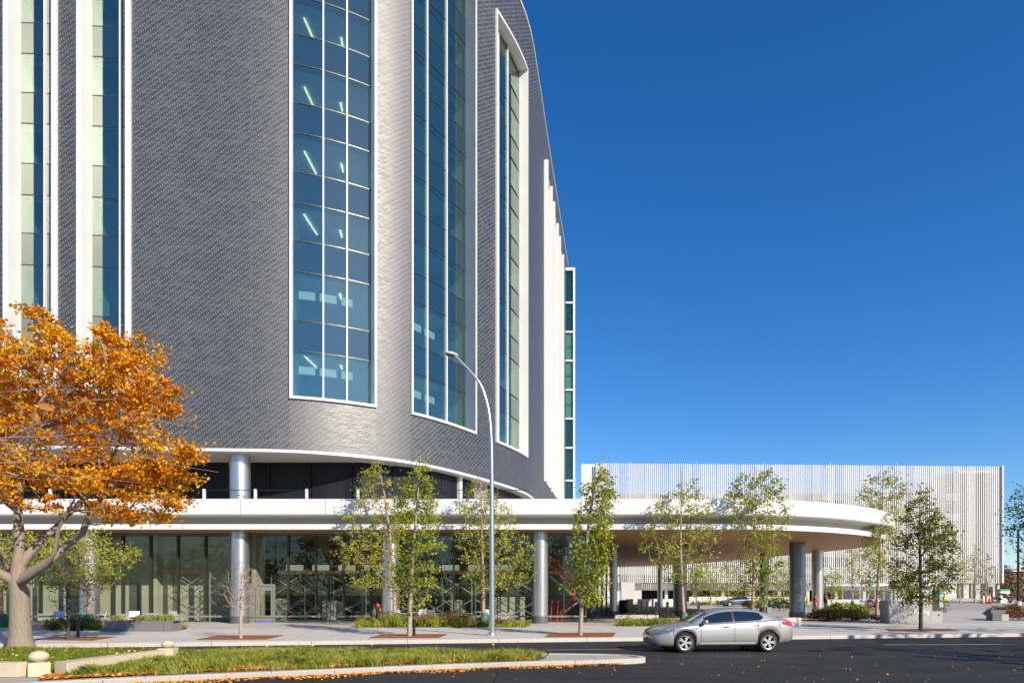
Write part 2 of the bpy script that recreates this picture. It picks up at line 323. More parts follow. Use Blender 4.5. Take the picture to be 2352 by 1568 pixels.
class Curve:
    def __init__(s, pts, step=.4):
        s.P=smooth(pts,step) if step else np.array(pts,float)
        d=np.linalg.norm(np.diff(s.P,axis=0),axis=1); s.S=np.concatenate([[0],np.cumsum(d)]); s.L=s.S[-1]
        T=np.gradient(s.P,axis=0); T/=np.linalg.norm(T,axis=1)[:,None]; s.T=T
    def at(s,q,off=0):
        x=np.interp(q,s.S,s.P[:,0]); y=np.interp(q,s.S,s.P[:,1]); tx=np.interp(q,s.S,s.T[:,0]); ty=np.interp(q,s.S,s.T[:,1]); l=math.hypot(tx,ty)
        return (x+off*ty/l, y-off*tx/l)        # +off = outward (towards the street when the curve runs left to right)
    def s_px(s,px):
        k=(px-1176)/F; g=s.P[:,0]/s.P[:,1]; i=int(np.argmax(g>=k)); i=max(1,i)
        t=(k-g[i-1])/(g[i]-g[i-1]); return s.S[i-1]+t*(s.S[i]-s.S[i-1])
    def box(s, mb, s0,s1,z0,z1,o0,o1,m=0,step=.6,uv=False):
        """curved box between arc lengths, heights and offsets (o1 is the outer face)"""
        n=max(1,int(math.ceil((s1-s0)/step))); q=[s0+(s1-s0)*i/n for i in range(n+1)]
        base=len(mb.v); vs=[]
        for a in q:
            i_=s.at(a,o0); o_=s.at(a,o1)
            vs+=[(o_[0],o_[1],z0),(o_[0],o_[1],z1),(i_[0],i_[1],z1),(i_[0],i_[1],z0)]
        fs=[]; nf=len(mb.f)
        for i in range(n):
            b=4*i; fs+=[(b,b+4,b+5,b+1),(b+1,b+5,b+6,b+2),(b+2,b+6,b+7,b+3),(b+3,b+7,b+4,b)]
        fs+=[(0,1,2,3),(4*n+3,4*n+2,4*n+1,4*n)]
        mb.add(vs,fs,m)
        if uv:
            for i in range(n):
                a,b=q[i],q[i+1]
                mb.uv[nf+4*i]=[(a,z0),(b,z0),(b,z1),(a,z1)]
                for k in (1,2,3): mb.uv[nf+4*i+k]=[(a,z1),(b,z1),(b,z1+.3),(a,z1+.3)]
            mb.uv[nf+4*n]=[(0,z0),(0,z1),(.4,z1),(.4,z0)]; mb.uv[nf+4*n+1]=[(.4,z0),(.4,z1),(0,z1),(0,z0)]
# ================================================================ ground
def kline(x): return 26.2+.153*(x+1.3)               # far kerb of the street
def slab(name, pts, z0, z1, m, kind='structure'):
    b=MB(); b.prism(pts,z0,z1); o=b.build(name,m); return tag(o,kind=kind)
g=MB(); g.add([(-900,-300,-.012),(1500,-300,-.012),(1500,2600,-.012),(-900,2600,-.012)],[(0,1,2,3)]); tag(g.build('ground',mat('far ground',(.16,.14,.10),.95,col2=(.10,.09,.06),scale=.03)),kind='structure')
g=MB()
xs=np.linspace(-70,110,37)
g.add([(x,-60,0) for x in xs]+[(x,kline(x)+.05,0) for x in xs],[(i,i+1,38+i,37+i) for i in range(36)])
tag(g.build('road',asph),kind='structure')
W=[(-70,kline(-70)+.2),(110,kline(110)+.2)]
slab('sidewalk',[W[0],W[1],(110,kline(110)+9.5),(-70,kline(-70)+9.5)],-.02,SW,conc)
slab('plaza_paving',[(-70,kline(-70)+9.5),(110,kline(110)+9.5),(160,160),(-70,160)],-.02,SW-.004,plaza)
b=MB(); b.prism([(-70,kline(-70)),(110,kline(110)),(110,kline(110)+.2),(-70,kline(-70)+.2)],-.02,SW+.004); tag(b.build('kerb',kerbm,bevel=.02),kind='structure')
# driveway of the garage
slab('driveway',[(30,66),(130,70),(130,106),(36,100)],SW-.003,SW+.004,mat('driveway concrete',(.40,.37,.33),.85,col2=(.33,.31,.28),scale=.5))
def mark(name,x0,x1,y0,w,slope):
    b=MB(); b.add([(x0,y0,.006),(x1,y0+(x1-x0)*slope,.006),(x1,y0+w+(x1-x0)*slope,.006),(x0,y0+w,.006)],[(0,1,2,3)]); tag(b.build(name,paint),kind='structure')
mark('lane_line',1.2,4.7,23.0,.11,.10); mark('lane_line',14.2,18.8,25.15,.13,.05)
# median island
ISL=[(-30,5.5),(-20,9.0),(-10.4,13.4),(-7.8,14.65),(-4.05,16.1),(-1.5,17.1),(1.2,17.95),(3.0,18.4),(3.7,18.75),(3.85,19.1),(3.6,19.6),(3.0,19.95),(1.0,20.25),(-5,20.95),(-10.9,21.5),(-30,23.6)]
slab('median_island',ISL,-.02,SW-.03,pavemat('old island concrete',(.50,.45,.37),(.36,.33,.28),2.4,30,rz=R(-15),jc=.4))
def inset(pts,d):
    P=[Vector(p) for p in pts]; n=len(P); out=[]
    for i in range(n):
        e1=(P[i]-P[i-1]).normalized(); e2=(P[(i+1)%n]-P[i]).normalized(); nn=Vector((-(e1.y+e2.y),e1.x+e2.x)).normalized(); out.append(tuple(P[i]+nn*d))
    return out
ks=[tuple(p) for p in smooth(ISL[1:-1],.6)]
kin=[]
for i,p in enumerate(ks):
    a=ks[max(i-1,0)]; c=ks[min(i+1,len(ks)-1)]; d=Vector((c[0]-a[0],c[1]-a[1])).normalized(); kin.append((p[0]-d.y*.2,p[1]+d.x*.2))
b=MB(); n=len(ks); vs=[(p[0],p[1],-.02) for p in ks]+[(p[0],p[1],SW) for p in ks]+[(p[0],p[1],SW) for p in kin]+[(p[0],p[1],-.02) for p in kin]
b.add(vs,[(i,i+1,n+i+1,n+i) for i in range(n-1)]+[(n+i,n+i+1,2*n+i+1,2*n+i) for i in range(n-1)]+[(2*n+i,2*n+i+1,3*n+i+1,3*n+i) for i in range(n-1)])
tag(b.build('island_kerb',pavemat('worn kerb concrete',(.56,.51,.42),(.40,.37,.31),2.6,40,rz=R(-20),jc=.3)),kind='structure')
BED=[(-9.75,14.5),(-7.3,15.3),(-3.7,16.75),(-1,17.65),(.7,18.25),(.95,18.9),(.4,19.7),(-5,20.4),(-9.0,20.6),(-9.35,18.6),(-10.0,16.2)]
LAWN=[(-28,15.6),(-16,15.35),(-10.6,15.1),(-9.95,18.2),(-9.9,20.9),(-12,21.2),(-28,22.9)]
slab('island_soil',BED,.0,SW+.01,soil); slab('lawn_soil',LAWN,.0,SW+.03,mat('lawn soil',(.10,.12,.03),.95,col2=(.14,.11,.04),scale=6))
# ================================================================ hospital tower
FC=Curve([(-52,37.0),(-40,37.35),(-25.2,38.1),(-19.66,38.5),(-12.28,39.25),(-7.56,41.6),(-5.1,44.1),(-2.43,48.3),(.3,53.6),(1.42,56.9),(2.53,63.1),(3.78,71),(6.6,88.2),(8.3,98.5)])
TOP=48.5+E; WB=11.4+E; WT=44.4+E; BB=8.38+E
tower=thing('hospital_tower','tall curved tower of dark glazed brick with white framed window strips and a white canopy','building',(-10,45,0))
def P_(mb,name,m,parent=None,**k):
    o=mb.build(name,m,None,**k); par=parent or tower; o.parent=par
    if par is tower: o.matrix_parent_inverse=Matrix.Translation((10,-45,0))
    return o
sp=FC.s_px
s225=sp(1222)
wins=[(sp(10),sp(133),[.30,.785],.95,.30),(sp(178),sp(302),[.69],.95,.30),
      (sp(665),sp(864),[.375,.675],.55,.14),(sp(943),sp(1092),[.30,.62],.75,.14),(sp(1138),sp(1210),[.22,.50],.62,.16)]
s_e=sp(1250); 
for k in range(3): wins.append((s_e+k*7.4, s_e+k*7.4+4.9,[.5],.8,.35))
wins[0]=(wins[0][0],wins[0][1],[.60],.95,.30)
wb=MB(); cur=0
for i,(a,c,_,_,_) in enumerate(wins):
    lo=BB if a<s225 else 3.0+E
    if cur<s225<a and cur>0:
        FC.box(wb,cur,s225,BB,TOP,-.45,0,uv=True); FC.box(wb,s225,a,3+E,TOP,-.45,0,uv=True)
    else: FC.box(wb,cur,a,lo,TOP,-.45,0,uv=True)
    FC.box(wb,a,c,lo,WB,-.45,0,uv=True); FC.box(wb,a,c,WT,TOP,-.45,0,uv=True); cur=c
FC.box(wb,cur,FC.L,3+E,TOP,-.45,0,uv=True)
P_(wb,'brick_wall',brick,smooth=True,angle=30)
b=MB(); FC.box(b,0,s225+.6,BB-.17,BB,-.5,.07); P_(b,'bottom_trim',white,smooth=True)
b=MB(); FC.box(b,0,FC.L,TOP,TOP+.18,-.6,.10); P_(b,'coping',white,smooth=True)
b=MB()      # vertical movement joint strip
sj=sp(577); FC.box(b,sj-.012,sj+.012,BB,TOP,-.1,.004); P_(b,'movement_joint',mat('joint sealant',(.16,.15,.14),.8))
b=MB(); rp=[tuple(FC.at(q,-.4)) for q in np.linspace(0,FC.L,80)]; b.prism(rp+[(-52,98)],TOP-.9,TOP-.5); P_(b,'roof_slab',gconc)
BANDS=[(11.5,14.44),(16.27,19.2),(21.05,23.3),(25.15,27.5),(29.3,31.6),(33.4,35.7),(37.5,39.8),(41.6,43.9)]
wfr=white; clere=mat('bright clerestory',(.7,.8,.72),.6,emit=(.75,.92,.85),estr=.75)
for wi,(a,c,mul,rec,fw) in enumerate(wins):
    f=MB()
    pj=.42 if wi>4 else .14
    FC.box(f,a,a+fw,WB,WT,-rec-.1,pj); FC.box(f,c-fw,c,WB,WT,-rec-.1,pj)
    FC.box(f,a+fw,c-fw,WB,WB+.16,-rec-.1,.14); FC.box(f,a+fw,c-fw,WT-.2,WT,-rec-.1,.14)
    w=P_(f,'window',wfr,smooth=True,angle=30)
    def sub(mb,name,m,**k):
        o=mb.build(name,m,None,**k); o.parent=w; return o
    a2,c2=a+fw,c-fw; gz=[]
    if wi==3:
        jm_=MB(); FC.box(jm_,c2-.012,c2,WB+.16,WT-.2,-rec,.10); sub(jm_,'jamb_shade',mat('blue grey jamb shade',(.22,.26,.33),.3,metal=.4))  # thin strip that paints this jamb's bluish shade over the white frame
    for mu in mul:
        q=a2+(c2-a2)*mu; mbm=MB(); FC.box(mbm,q-.045,q+.045,WB+.16,WT-.2,-rec,-rec+.12 if wi>1 else -rec+.18); sub(mbm,'mullion',white)
    lm=MB()
    def piece(nm,m,z0_,z1_,oa,ob):
        if nm=='transom': q_=MB(); FC.box(q_,a2,c2,z0_,z1_,oa,ob); sub(q_,nm,m); return
        ed=[a2]+[a2+(c2-a2)*mu for mu in mul]+[c2]
        for e0,e1 in zip(ed[:-1],ed[1:]): q_=MB(); FC.box(q_,e0,e1,z0_,z1_,oa,ob,step=50); sub(q_,nm,m)
    zs=WB+.16; z_prev=zs
    for bi,(z0,z1) in enumerate(BANDS):
        z0+=E; z1+=E
        rm=MB(); cl=MB()
        if z0-z_prev>.05: piece('spandrel_pane',bluegl,z_prev+.03,z0-.03,-rec-.06,-rec)
        piece('glass_pane',wglass,max(z0,zs)+.03,z1-.03,-rec-.03,-rec)
        if bi: piece('transom',bronze,z0-.03,z0+.03,-rec-.08,-rec+.008)
        piece('transom',bronze,z1-.03,z1+.03,-rec-.08,-rec+.008)
        # the room behind: floor, stepped ceiling, side and back walls
        dp=rec+6.5
        FC.box(rm,a2-.6,c2+.6,z0-.25,z0-.06,-dp,-rec-.12)
        FC.box(cl,a2-.6,c2+.6,z1+.45,z1+.6,-dp,-rec-.9); FC.box(cl,a2-.6,c2+.6,z1+.04,z1+.6,-rec-.9,-rec-.62); FC.box(cl,a2-.6,c2+.6,z1+.18,z1+.6,-rec-.5,-rec-.12)
        FC.box(rm,a2-.6,c2+.6,z0-.06,z1+.45,-dp-.2,-dp)
        FC.box(rm,a2-.9,a2-.1,z0-.06,z1+.45,-dp,-rec-.35)
        FC.box(rm,c2+.1,c2+.9,z0-.06,z1+.45,-dp,-rec-.35)
        if wi<2 or wi==2 or wi==3:
            if wi<2: spots=[(.72,2.2,1.5)]
            elif wi==2: spots=[(.12,2.0,2.6),(.73,2.9,1.0)]
            else: spots=[]
            for fr_,d0,ln in spots:
                ln*=random.uniform(.8,1.1); d0+=random.uniform(-.3,.3)
                if random.random()<.12: continue
                q=a2+(c2-a2)*fr_; pa=FC.at(q,-rec-d0); pb=FC.at(q+ln*.42,-rec-d0-ln*.8); lm.tube([(pa[0],pa[1],z1+.38),(pb[0],pb[1],z1+.38)],.045,4)
        if bi<2 and wi in (2,3,4):
            for t0,t1 in ((.02,.30),(.37,.64),(.72,.90)):
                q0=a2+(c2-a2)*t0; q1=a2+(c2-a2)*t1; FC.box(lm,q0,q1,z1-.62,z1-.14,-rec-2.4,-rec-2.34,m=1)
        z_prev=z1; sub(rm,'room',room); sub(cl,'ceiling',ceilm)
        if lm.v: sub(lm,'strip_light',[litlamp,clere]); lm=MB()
    piece('spandrel_pane',bluegl,z_prev+.03,WT-.2,-rec-.06,-rec)
# overhang and terrace storey
TZ0=5.2+E; TZ1=8.2+E
back=[(-52,42.0),(-9.5,42.0)]; 
for q in np.linspace(sp(985),s225+1.5,14): back.append(tuple(FC.at(q,-.75)))
bc=Curve(back,step=0)
b=MB(); fr=[tuple(FC.at(q,-.1)) for q in np.linspace(0,s225+.5,60)]; b.prism(fr+[p for p in back[::-1]],BB-.16,BB-.02); P_(b,'overhang_soffit',cream)
tw=MB()
q=0; i=0
tb=bc
while q<tb.L-.2:
    w_=2.62 if q<43 else 2.0; q1=min(q+w_-.05,tb.L); tb.box(tw,q,q1,TZ0-.4,BB-.16,-.25,0,m=(1 if tb.L-13.5<q<tb.L-11.2 else 0)); q+=w_
lt=mat('weathered grey panel',(.30,.29,.28),.6,col2=(.16,.155,.15),scale=1.2,stretch=(1,1,.12))
P_(tw,'terrace_wall',[blackp,lt])
b=MB(); tb.box(b,0,tb.L,TZ0-.4,BB-.16,-.5,-.27); P_(b,'terrace_wall_backing',blackm)
b=MB(); tb.box(b,tb.L-14.0,tb.L-13.7,TZ0-.4,BB-.16,0,.25); P_(b,'terrace_post',white)
def column(px,D,dia,z0,z1,base=True,jacket=0):  # jacket selects the cladding with canopy shade painted in, no real wrap
    c=MB(); x=GX(px,D); r=dia/2
    c.lathe([(r,z0+(.42 if base else 0)),(r,z1)],40,0,cx=x,cy=D)
    o=P_(c,'column',steel_shade if jacket else steel,smooth=True,angle=30)
    if base:
        c=MB(); c.lathe([(r+.012,z0),(r+.012,z0+.43)],40,0,cx=x,cy=D); k=c.build('column_base',stone,None,smooth=True,angle=30); k.parent=o
    return o
column(551,39.9,1.22,TZ0-.4,BB-.16,base=False); column(-160,39.9,1.22,TZ0-.4,BB-.16,base=False)
# ---------------------------------------------------------------- canopy
CT=5.40+E
LIP=[(-60,38.0),(-30,38.0),(0,38.0),(10,38.0),(14.3,38.15),(18.6,39.5),(22.4,41.8),(25.6,44.8),(27.9,48.4),(29.1,53),(28.9,59),(27.6,68),(25.2,80),(20.8,91),(13,97.5),(5,98)]
OC=Curve(LIP,step=.5)
def sweep(mb,prof,m=0,close=False):
    n=int(OC.L/.6); q=np.linspace(0,OC.L,n+1); vs=[]
    for a in q:
        for off,z in prof:
            p=OC.at(a,-off); vs.append((p[0],p[1],z+E))
    k=len(prof); fs=[]
    for i in range(n):
        for j in range(k-1):
            fs.append((i*k+j,i*k+j+1,(i+1)*k+j+1,(i+1)*k+j))
    mb.add(vs,[tuple(reversed(f)) for f in fs],m)
b=MB(); sweep(b,[(.45,5.0),(.45,5.35),(0,5.35),(0,4.47),(.06,4.41),(.22,4.39)]); can=P_(b,'canopy',white,smooth=True,angle=30)
def cs(mb,name,m,**k):
    o=mb.build(name,m,None,**k); o.parent=can; return o
b=MB(); sweep(b,[(.22,4.39),(1.05,4.31),(1.1,3.96)]); cs(b,'recess_band',cream,smooth=True,angle=30)
b=MB(); sweep(b,[(1.1,3.96),(.55,3.96),(.55,3.65),(.59,3.63)]); cs(b,'lower_lip',white,smooth=True,angle=30)
inner=[tuple(OC.at(a,-.59)) for a in np.linspace(0,OC.L,int(OC.L/.8))]
OCX,OCY,OR_=12.6,52.5,2.7
b=MB(); hole=[(OCX+OR_*math.cos(t),OCY+OR_*math.sin(t)) for t in np.linspace(0,2*PI,40,endpoint=False)]
outer=inner+[(-60,98)]
tr_=tessellate_polygon([[Vector((p[0],p[1],0)) for p in outer],[Vector((p[0],p[1],0)) for p in hole]])
al=outer+hole; b.add([(p[0],p[1],3.63+E) for p in al],[tuple(t) for t in tr_]); cs(b,'canopy_soffit',wood)
b=MB(); b.lathe([(OR_,3.63+E),(OR_,4.2+E)],40,0,cx=OCX,cy=OCY); cs(b,'ceiling_recess',blackm)
b=MB(); b.poly([tuple(OC.at(a,-.4)) for a in np.linspace(0,OC.L,160)]+[(-60,98)],5.05+E); cs(b,'canopy_roof',cream)
# fine panel joints on the fascia
b=MB()
for k in range(34):
    a=60-45+k*4.9 if k<9 else 60-45+k*4.9
    if a<OC.L-4:
        p=OC
        FCb=OC; OC.box(b,a-.012,a+.012,4.47+E,5.35+E,-.05,.003); OC.box(b,a+1.3-.012,a+1.3+.012,3.98+E,4.28+E,-1.11,-1.092); OC.box(b,a+1.3,a+1.32,3.66+E,3.95+E,-.6,-.547)
cs(b,'panel_joint',mat('panel joint shadow gap',(.22,.21,.20),.8))
rl=MB(); rl.box(-45,1.0,38.95,38.99,6.0+E-.02,6.0+E+.02)
cs(rl,'terrace_rail',blackm)
for k in range(12):
    x=GX(580,38.98)-9*3.0+k*3.02
    if x>GX(1160,38.98): break
    rp_=MB(); rp_.box(x-.07,x+.07,38.9,39.04,5.0+E,6.06+E); cs(rp_,'rail_post',white)
for px,D,dia in ((-140,39.75,1.09),(206,39.75,1.09),(551,39.75,1.09),(897,39.75,1.09),(1240,39.8,.98),(1562,53,1.08),(1831,48.4,1.08),(1878,57,.9),(1754,62,.75),(1516,85,.68),(1409,50,.55)):
    column(px,D,dia,SW,3.66+E,jacket=px in (1562,1831,1754))
# ---------------------------------------------------------------- shopfront
GY=40.8; ZT=3.62+E; ZB=.62
cl_=[(-60,GY),(4.55,GY),(7.35,51.5)]
SC=Curve(cl_,step=0)
sf=MB(); SC.box(sf,0,SC.L,SW,ZB,-.25,.22,m=0,step=200)
sfo=P_(sf,'shopfront',stone)
def ss(mb,name,m,**k):
    o=mb.build(name,m,None,**k); o.parent=sfo; return o
b=MB(); b.box(-60,4.55,GY-.232,GY-.16,.47,.58); ss(b,'plinth_ledge',mat('grey ledge',(.20,.19,.18),.6))
b=MB(); SC.box(b,0,SC.L,ZT-.16,ZT,-.1,.14,step=200); SC.box(b,0,SC.L,ZB,ZB+.07,-.1,.06,step=200); ss(b,'head_rail',bronze)
gl=MB()
DX0,DX1=GX(590,GY),GX(633,GY)
mxs=[GX(p_,GY) for p_ in [284+63.2*k for k in range(-9,18)] if not 590<p_<633]+[DX0-.35,DX1,4.55]; mxs=sorted(mxs)
for x0,x1 in zip(mxs[:-1],mxs[1:]):
    zq=2.55 if abs(x1-DX1)<.01 else ZB+.07; g1=MB(); g1.add([(x0+.02,GY,zq),(x1-.02,GY,zq),(x1-.02,GY,ZT-.16),(x0+.02,GY,ZT-.16)],[(0,1,2,3)]); ss(g1,'glass_pane',sglass)
gl.add([(4.55,GY,ZB+.07),(7.35,51.5,ZB+.07),(7.35,51.5,ZT-.16),(4.55,GY,ZT-.16)],[(0,1,2,3)])
ss(gl,'glass_pane',sglass)
mx=[284+63.2*k for k in range(-9,18)]
for px in mx:
    if 590<px<633: continue
    x=GX(px,GY); b=MB(); b.box(x-.05,x+.05,GY-.18,GY+.09,ZB+.07,ZT-.16); ss(b,'mullion',bronze)
for t in (.0,.25,.5,.75,1.0):
    x=4.55+2.8*t; y=GY+10.7*t; b=MB(); b.box(x-.06,x+.06,y-.1,y+.1,SW,ZT); ss(b,'mullion',bronze)
# entrance door
dr=MB(); dg=mat('grey door frame',(.20,.20,.18),.5)
dr.box(DX0-.42,DX0-.04,GY-.16,GY-.04,SW,2.55); P_(dr,'door_panel',dg)
dr=MB(); dr.box(DX0,DX0+.09,GY-.2,GY-.06,SW,2.5); dr.box(DX1-.09,DX1,GY-.2,GY-.06,SW,2.5); dr.box(DX0+.09,DX1-.09,GY-.2,GY-.06,2.38,2.5)
dr.box(DX0+.09,DX0+.24,GY-.15,GY-.09,SW+.02,2.38); dr.box(DX1-.24,DX1-.09,GY-.15,GY-.09,SW+.02,2.38); dr.box(DX0+.24,DX1-.24,GY-.15,GY-.09,2.1,2.38); dr.box(DX0+.24,DX1-.24,GY-.15,GY-.09,SW+.02,SW+.4)
door=P_(dr,'entrance_door',dg)
b=MB(); b.box(DX0+.24,DX1-.24,GY-.125,GY-.115,SW+.4,2.1); o=b.build('door_glass',sglass); o.parent=door
b=MB(); b.box(DX0+.11,DX0+.15,GY-.24,GY-.2,1.0,1.35); b.box(DX0+.11,DX0+.15,GY-.2,GY-.15,1.02,1.06); b.box(DX0+.11,DX0+.15,GY-.2,GY-.15,1.29,1.33); o=b.build('handle',galv); o.parent=door
b=MB(); b.box(DX0+.02,DX1-.02,GY-.22,GY-.205,SW,SW+.07); o=b.build('blue_tape',mat('blue tape',(.05,.12,.55),.6)); o.parent=door
# rooms behind the shopfront
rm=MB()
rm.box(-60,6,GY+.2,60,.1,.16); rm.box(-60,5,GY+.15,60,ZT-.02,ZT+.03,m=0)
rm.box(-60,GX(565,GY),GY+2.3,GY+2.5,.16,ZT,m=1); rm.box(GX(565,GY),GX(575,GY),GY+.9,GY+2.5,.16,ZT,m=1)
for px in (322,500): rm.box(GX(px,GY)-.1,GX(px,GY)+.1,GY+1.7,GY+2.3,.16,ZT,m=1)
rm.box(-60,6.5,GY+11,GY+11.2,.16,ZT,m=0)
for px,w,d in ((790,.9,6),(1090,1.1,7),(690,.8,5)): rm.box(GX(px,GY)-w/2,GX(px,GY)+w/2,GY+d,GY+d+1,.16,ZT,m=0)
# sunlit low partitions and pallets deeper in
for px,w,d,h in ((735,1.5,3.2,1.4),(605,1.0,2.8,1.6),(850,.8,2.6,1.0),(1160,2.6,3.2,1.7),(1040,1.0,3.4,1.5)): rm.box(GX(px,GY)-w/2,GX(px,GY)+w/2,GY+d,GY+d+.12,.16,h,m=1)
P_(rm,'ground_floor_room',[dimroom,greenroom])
b=MB()      # door opening in the plasterboard wall
b.box(GX(297,GY+2.2),GX(318,GY+2.2),GY+2.22,GY+2.295,.16,2.6); P_(b,'inner_doorway',mat('dark doorway',(.07,.09,.09),.6))
b=MB()
for (x0,x1,z) in ((GX(640,43),GX(860,43),3.55),(GX(1010,43),GX(1180,43),3.55)):
    x=x0
    while x<x1: b.box(x,x+1.15,GY+3.6,GY+3.65,z-.28,z+.28); x+=1.75
P_(b,'ceiling_light',mat('frosted light panel',(.6,.68,.6),.5,emit=(.75,.85,.75),estr=.22))
b=MB()
for (x0,x1) in ((380,460),(640,860),(1010,1180),(1262,1310)): b.box(GX(x0,42.6),GX(x1,42.6),42.4,42.9,3.18,3.40)
P_(b,'timber_deck',mat('timber planks',(.55,.33,.14),.7,col2=(.35,.16,.08),scale=2.2))
# ================================================================ glass wing behind the tower
wing=thing('glass_wing','slim glass stair wing with white frames rising behind the dark brick tower','building',(7,95,0))
def Q(mb,name,m,par,base,**k):
    o=mb.build(name,m,None,**k); o.parent=par; 
    if base is not None: o.matrix_parent_inverse=Matrix.Translation(base).inverted()
    return o
wz=[742,664,597,531,464,398,331,256,170,60]
b=MB(); X0,X1=3.0,9.05; D=95.0
wl=mat('wing wall',(.72,.71,.69),.5)
b.box(X0,X1,D+.5,D+6,SW,46.4+E); Q(b,'wall',greenroom,wing,(7,95,0))
b=MB(); b.box(X1-.28,X1,D-.1,D+6,SW,46.5+E); b.box(X0,X1-.28,D-.1,D+.3,46.1+E,46.5+E); Q(b,'frame',white,wing,(7,95,0))
for i in range(len(wz)-1):
    za=wz[i+1]/F*D+E; zb=wz[i]/F*D+E
    if za<2: za=2
    b=MB(); b.box(X0,X1-.28,D-.06,D+.2,za-.12,za+.12); fr_=Q(b,'window_frame',white,wing,(7,95,0))
    b=MB(); b.box(X0,X1-.28,D+.02,D+.05,za+.12,zb-.12); b.box(X0,X1-.28,D,D+.08,(za+zb)/2-.03,(za+zb)/2+.03,m=1); o=b.build('glass_pane',[glassmat('wing glass',(.60,.78,.72),.03) if i==0 else MATS['wg'],bronze]); o.parent=fr_
    MATS['wg']=o.data.materials[0]
    dk=random.choice((0,1,1)); b=MB(); 
    xa=7.1+random.uniform(0,.5); b.box(X0,xa if dk else 7.3,D+.25,D+.3,za+.1,zb-.1,m=0 if dk else 1); b.box(xa if dk else 7.3,X1-.3,D+.25,D+.3,za+.1,zb-.1,m=1 if dk else 0)
    o=b.build('blind',[mat('pale blind',(.55,.62,.56),.7,col2=(.42,.5,.46),scale=2,stretch=(6,1,.1)) if i==0 else MATS['bl'],mat('teal dark glass',(.03,.10,.09),.3) if i==0 else MATS['td']]); MATS['bl']=o.data.materials[0]; MATS['td']=o.data.materials[1]; o.parent=fr_
# ================================================================ parking garage
gar=thing('parking_garage','wide parking garage behind white vertical slat screens at the back of the plaza','building',(50,128,0))
gb=(50,128,0)
def gy(x): return 127+(x-16)*3.2/77
XL,XR=GX(1372,127),GX(2303,130.2)
gw=(XR-XL)
GT=24.73+E; GBZ=1.75+E
np_=17; pitch=(GX(2200,129.8)-XL)/15.0
edges=[]
x=GX(1427,127.1)-4.70
k=0
while x<XR-1:
    w=4.70; x1=x+w-.46
    if x1>XR-3: x1=XR-.25
    edges.append((x,x1)); x+=w; 
    if x1>=XR-.3: break
def slats(mb,x0,x1,z0,z1,var):
    n=11; dx=(x1-x0)/n
    for i in range(n+1):
        xx=x0+i*dx; w=(.104,.086,.112)[(i//4+var)%3]; y=gy(xx)
        mb.box(xx-w,xx+w,y,y+.14,z0,z1)
    for z in np.arange(z0+.9,z1,1.48): mb.box(x0,x1,gy(x0)+.235,gy(x0)+.29,z-.04,z+.04)
for i,(a,c) in enumerate(edges):
    b=MB(); slats(b,a,c,GBZ,GT,i); Q(b,'slat_panel',slat,gar,gb)
b=MB(); b.box(XR-.25,XR,129.9,131,GBZ,GT+.05); Q(b,'corner_post',white,gar,gb); b=MB(); b.box(XL-3,XL+2.2,127.9,128.6,SW,GT); Q(b,'end_wall',white,gar,gb)
# decks
b=MB()
lev=[(18.1,19.5),(14.2,15.6),(10.6,12.0),(7.0,8.4),(3.4,4.9),(.35,1.7)]
for (z0,z1) in lev:
    b.box(XL,XR-8,128.6+2.2,128.9+2.2,z0+E,z1+E); b.box(XL,XR-8,131.1,160,z0+E,z0+.35+E,m=0)
Q(b,'parking_deck',gconc,gar,gb)
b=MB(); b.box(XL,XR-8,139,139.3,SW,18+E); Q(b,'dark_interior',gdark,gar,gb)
b=MB(); b.box(XR-7.9,XR-.6,131.8,139,3.4,GT-.6); b.box(XR-12.5,XR-7.9,132.2,139,3.4,GT-2.5); Q(b,'stair_tower',gconc,gar,gb)
for k in range(13):
    xx=XL+3+k*5.6; b=MB(); b.box(xx-.3,xx+.3,131,131.6,SW,1.9+E); Q(b,'column',gconc,gar,gb)
b=MB(); b.box(XL+45,XR-13,129.4,129.9,1.2+E,2.4+E-.6); Q(b,'entry_beam',white,gar,gb)
b=MB(); b.box(XR-21,XR-.3,130.6,131.0,SW,GBZ); Q(b,'base_wall',gconc,gar,gb); b=MB(); b.box(XL,XL+9,129.5,130,SW,GBZ); Q(b,'base_wall',gconc,gar,gb)
for k,px in enumerate((2202,2212,2230,2238,2256,2262,2268,2290)): b=MB(); xx=GX(px,130.4); b.box(xx-.16,xx+.16,130.5,130.58,.8,GBZ-.1); Q(b,'louvre_slot',gdark,gar,gb)
b=MB(); b.box(GX(2273,130.4),GX(2281,130.4),130.45,130.56,SW,2.9); Q(b,'door',blackm,gar,gb)
b=MB()
for k in range(5):
    xx=XL+6.5+k*12.9; b=MB(); b.box(xx-.02,xx+.02,128,128.04,GT-.1,GT+.5); Q(b,'lightning_rod',white,gar,gb)
# ochre ceiling beams deep in the ground floor
b=MB(); b.box(XL+2,XL+46,136,136.3,.9+E,1.5+E); Q(b,'inner_beam',mat('ochre beam',(.55,.36,.18),.8),gar,gb)
def wall(name,label,cat,x0,x1,y0,y1,z1,m,z0=SW,group=None,bev=.015):
    b=MB(); b.box(x0,x1,y0,y1,z0,z1); o=b.build(name,m,bevel=bev); return tag(o,label,cat,group)
wall('low_wall','long low pale concrete wall in front of the garage openings','wall',GX(1583,112),GX(1856,112),112,112.4,1.25,mat('pale wall',(.62,.60,.56),.8,col2=(.5,.48,.45),scale=1))
wall('low_wall','pale concrete wall behind the bollards under the canopy','wall',GX(1466,88),GX(1560,88),88,88.4,1.1,mat('pale wall b',(.60,.58,.54),.8))
wall('tan_wall','tall tan wall beside the canopy column at the garage corner','wall',GX(1427,108),GX(1458,108),108,109,3.6,gconc)
wall('low_wall','low concrete seat wall behind the planting bed under the canopy','wall',GX(1412,46),GX(1513,46),46,46.5,.42,conc)
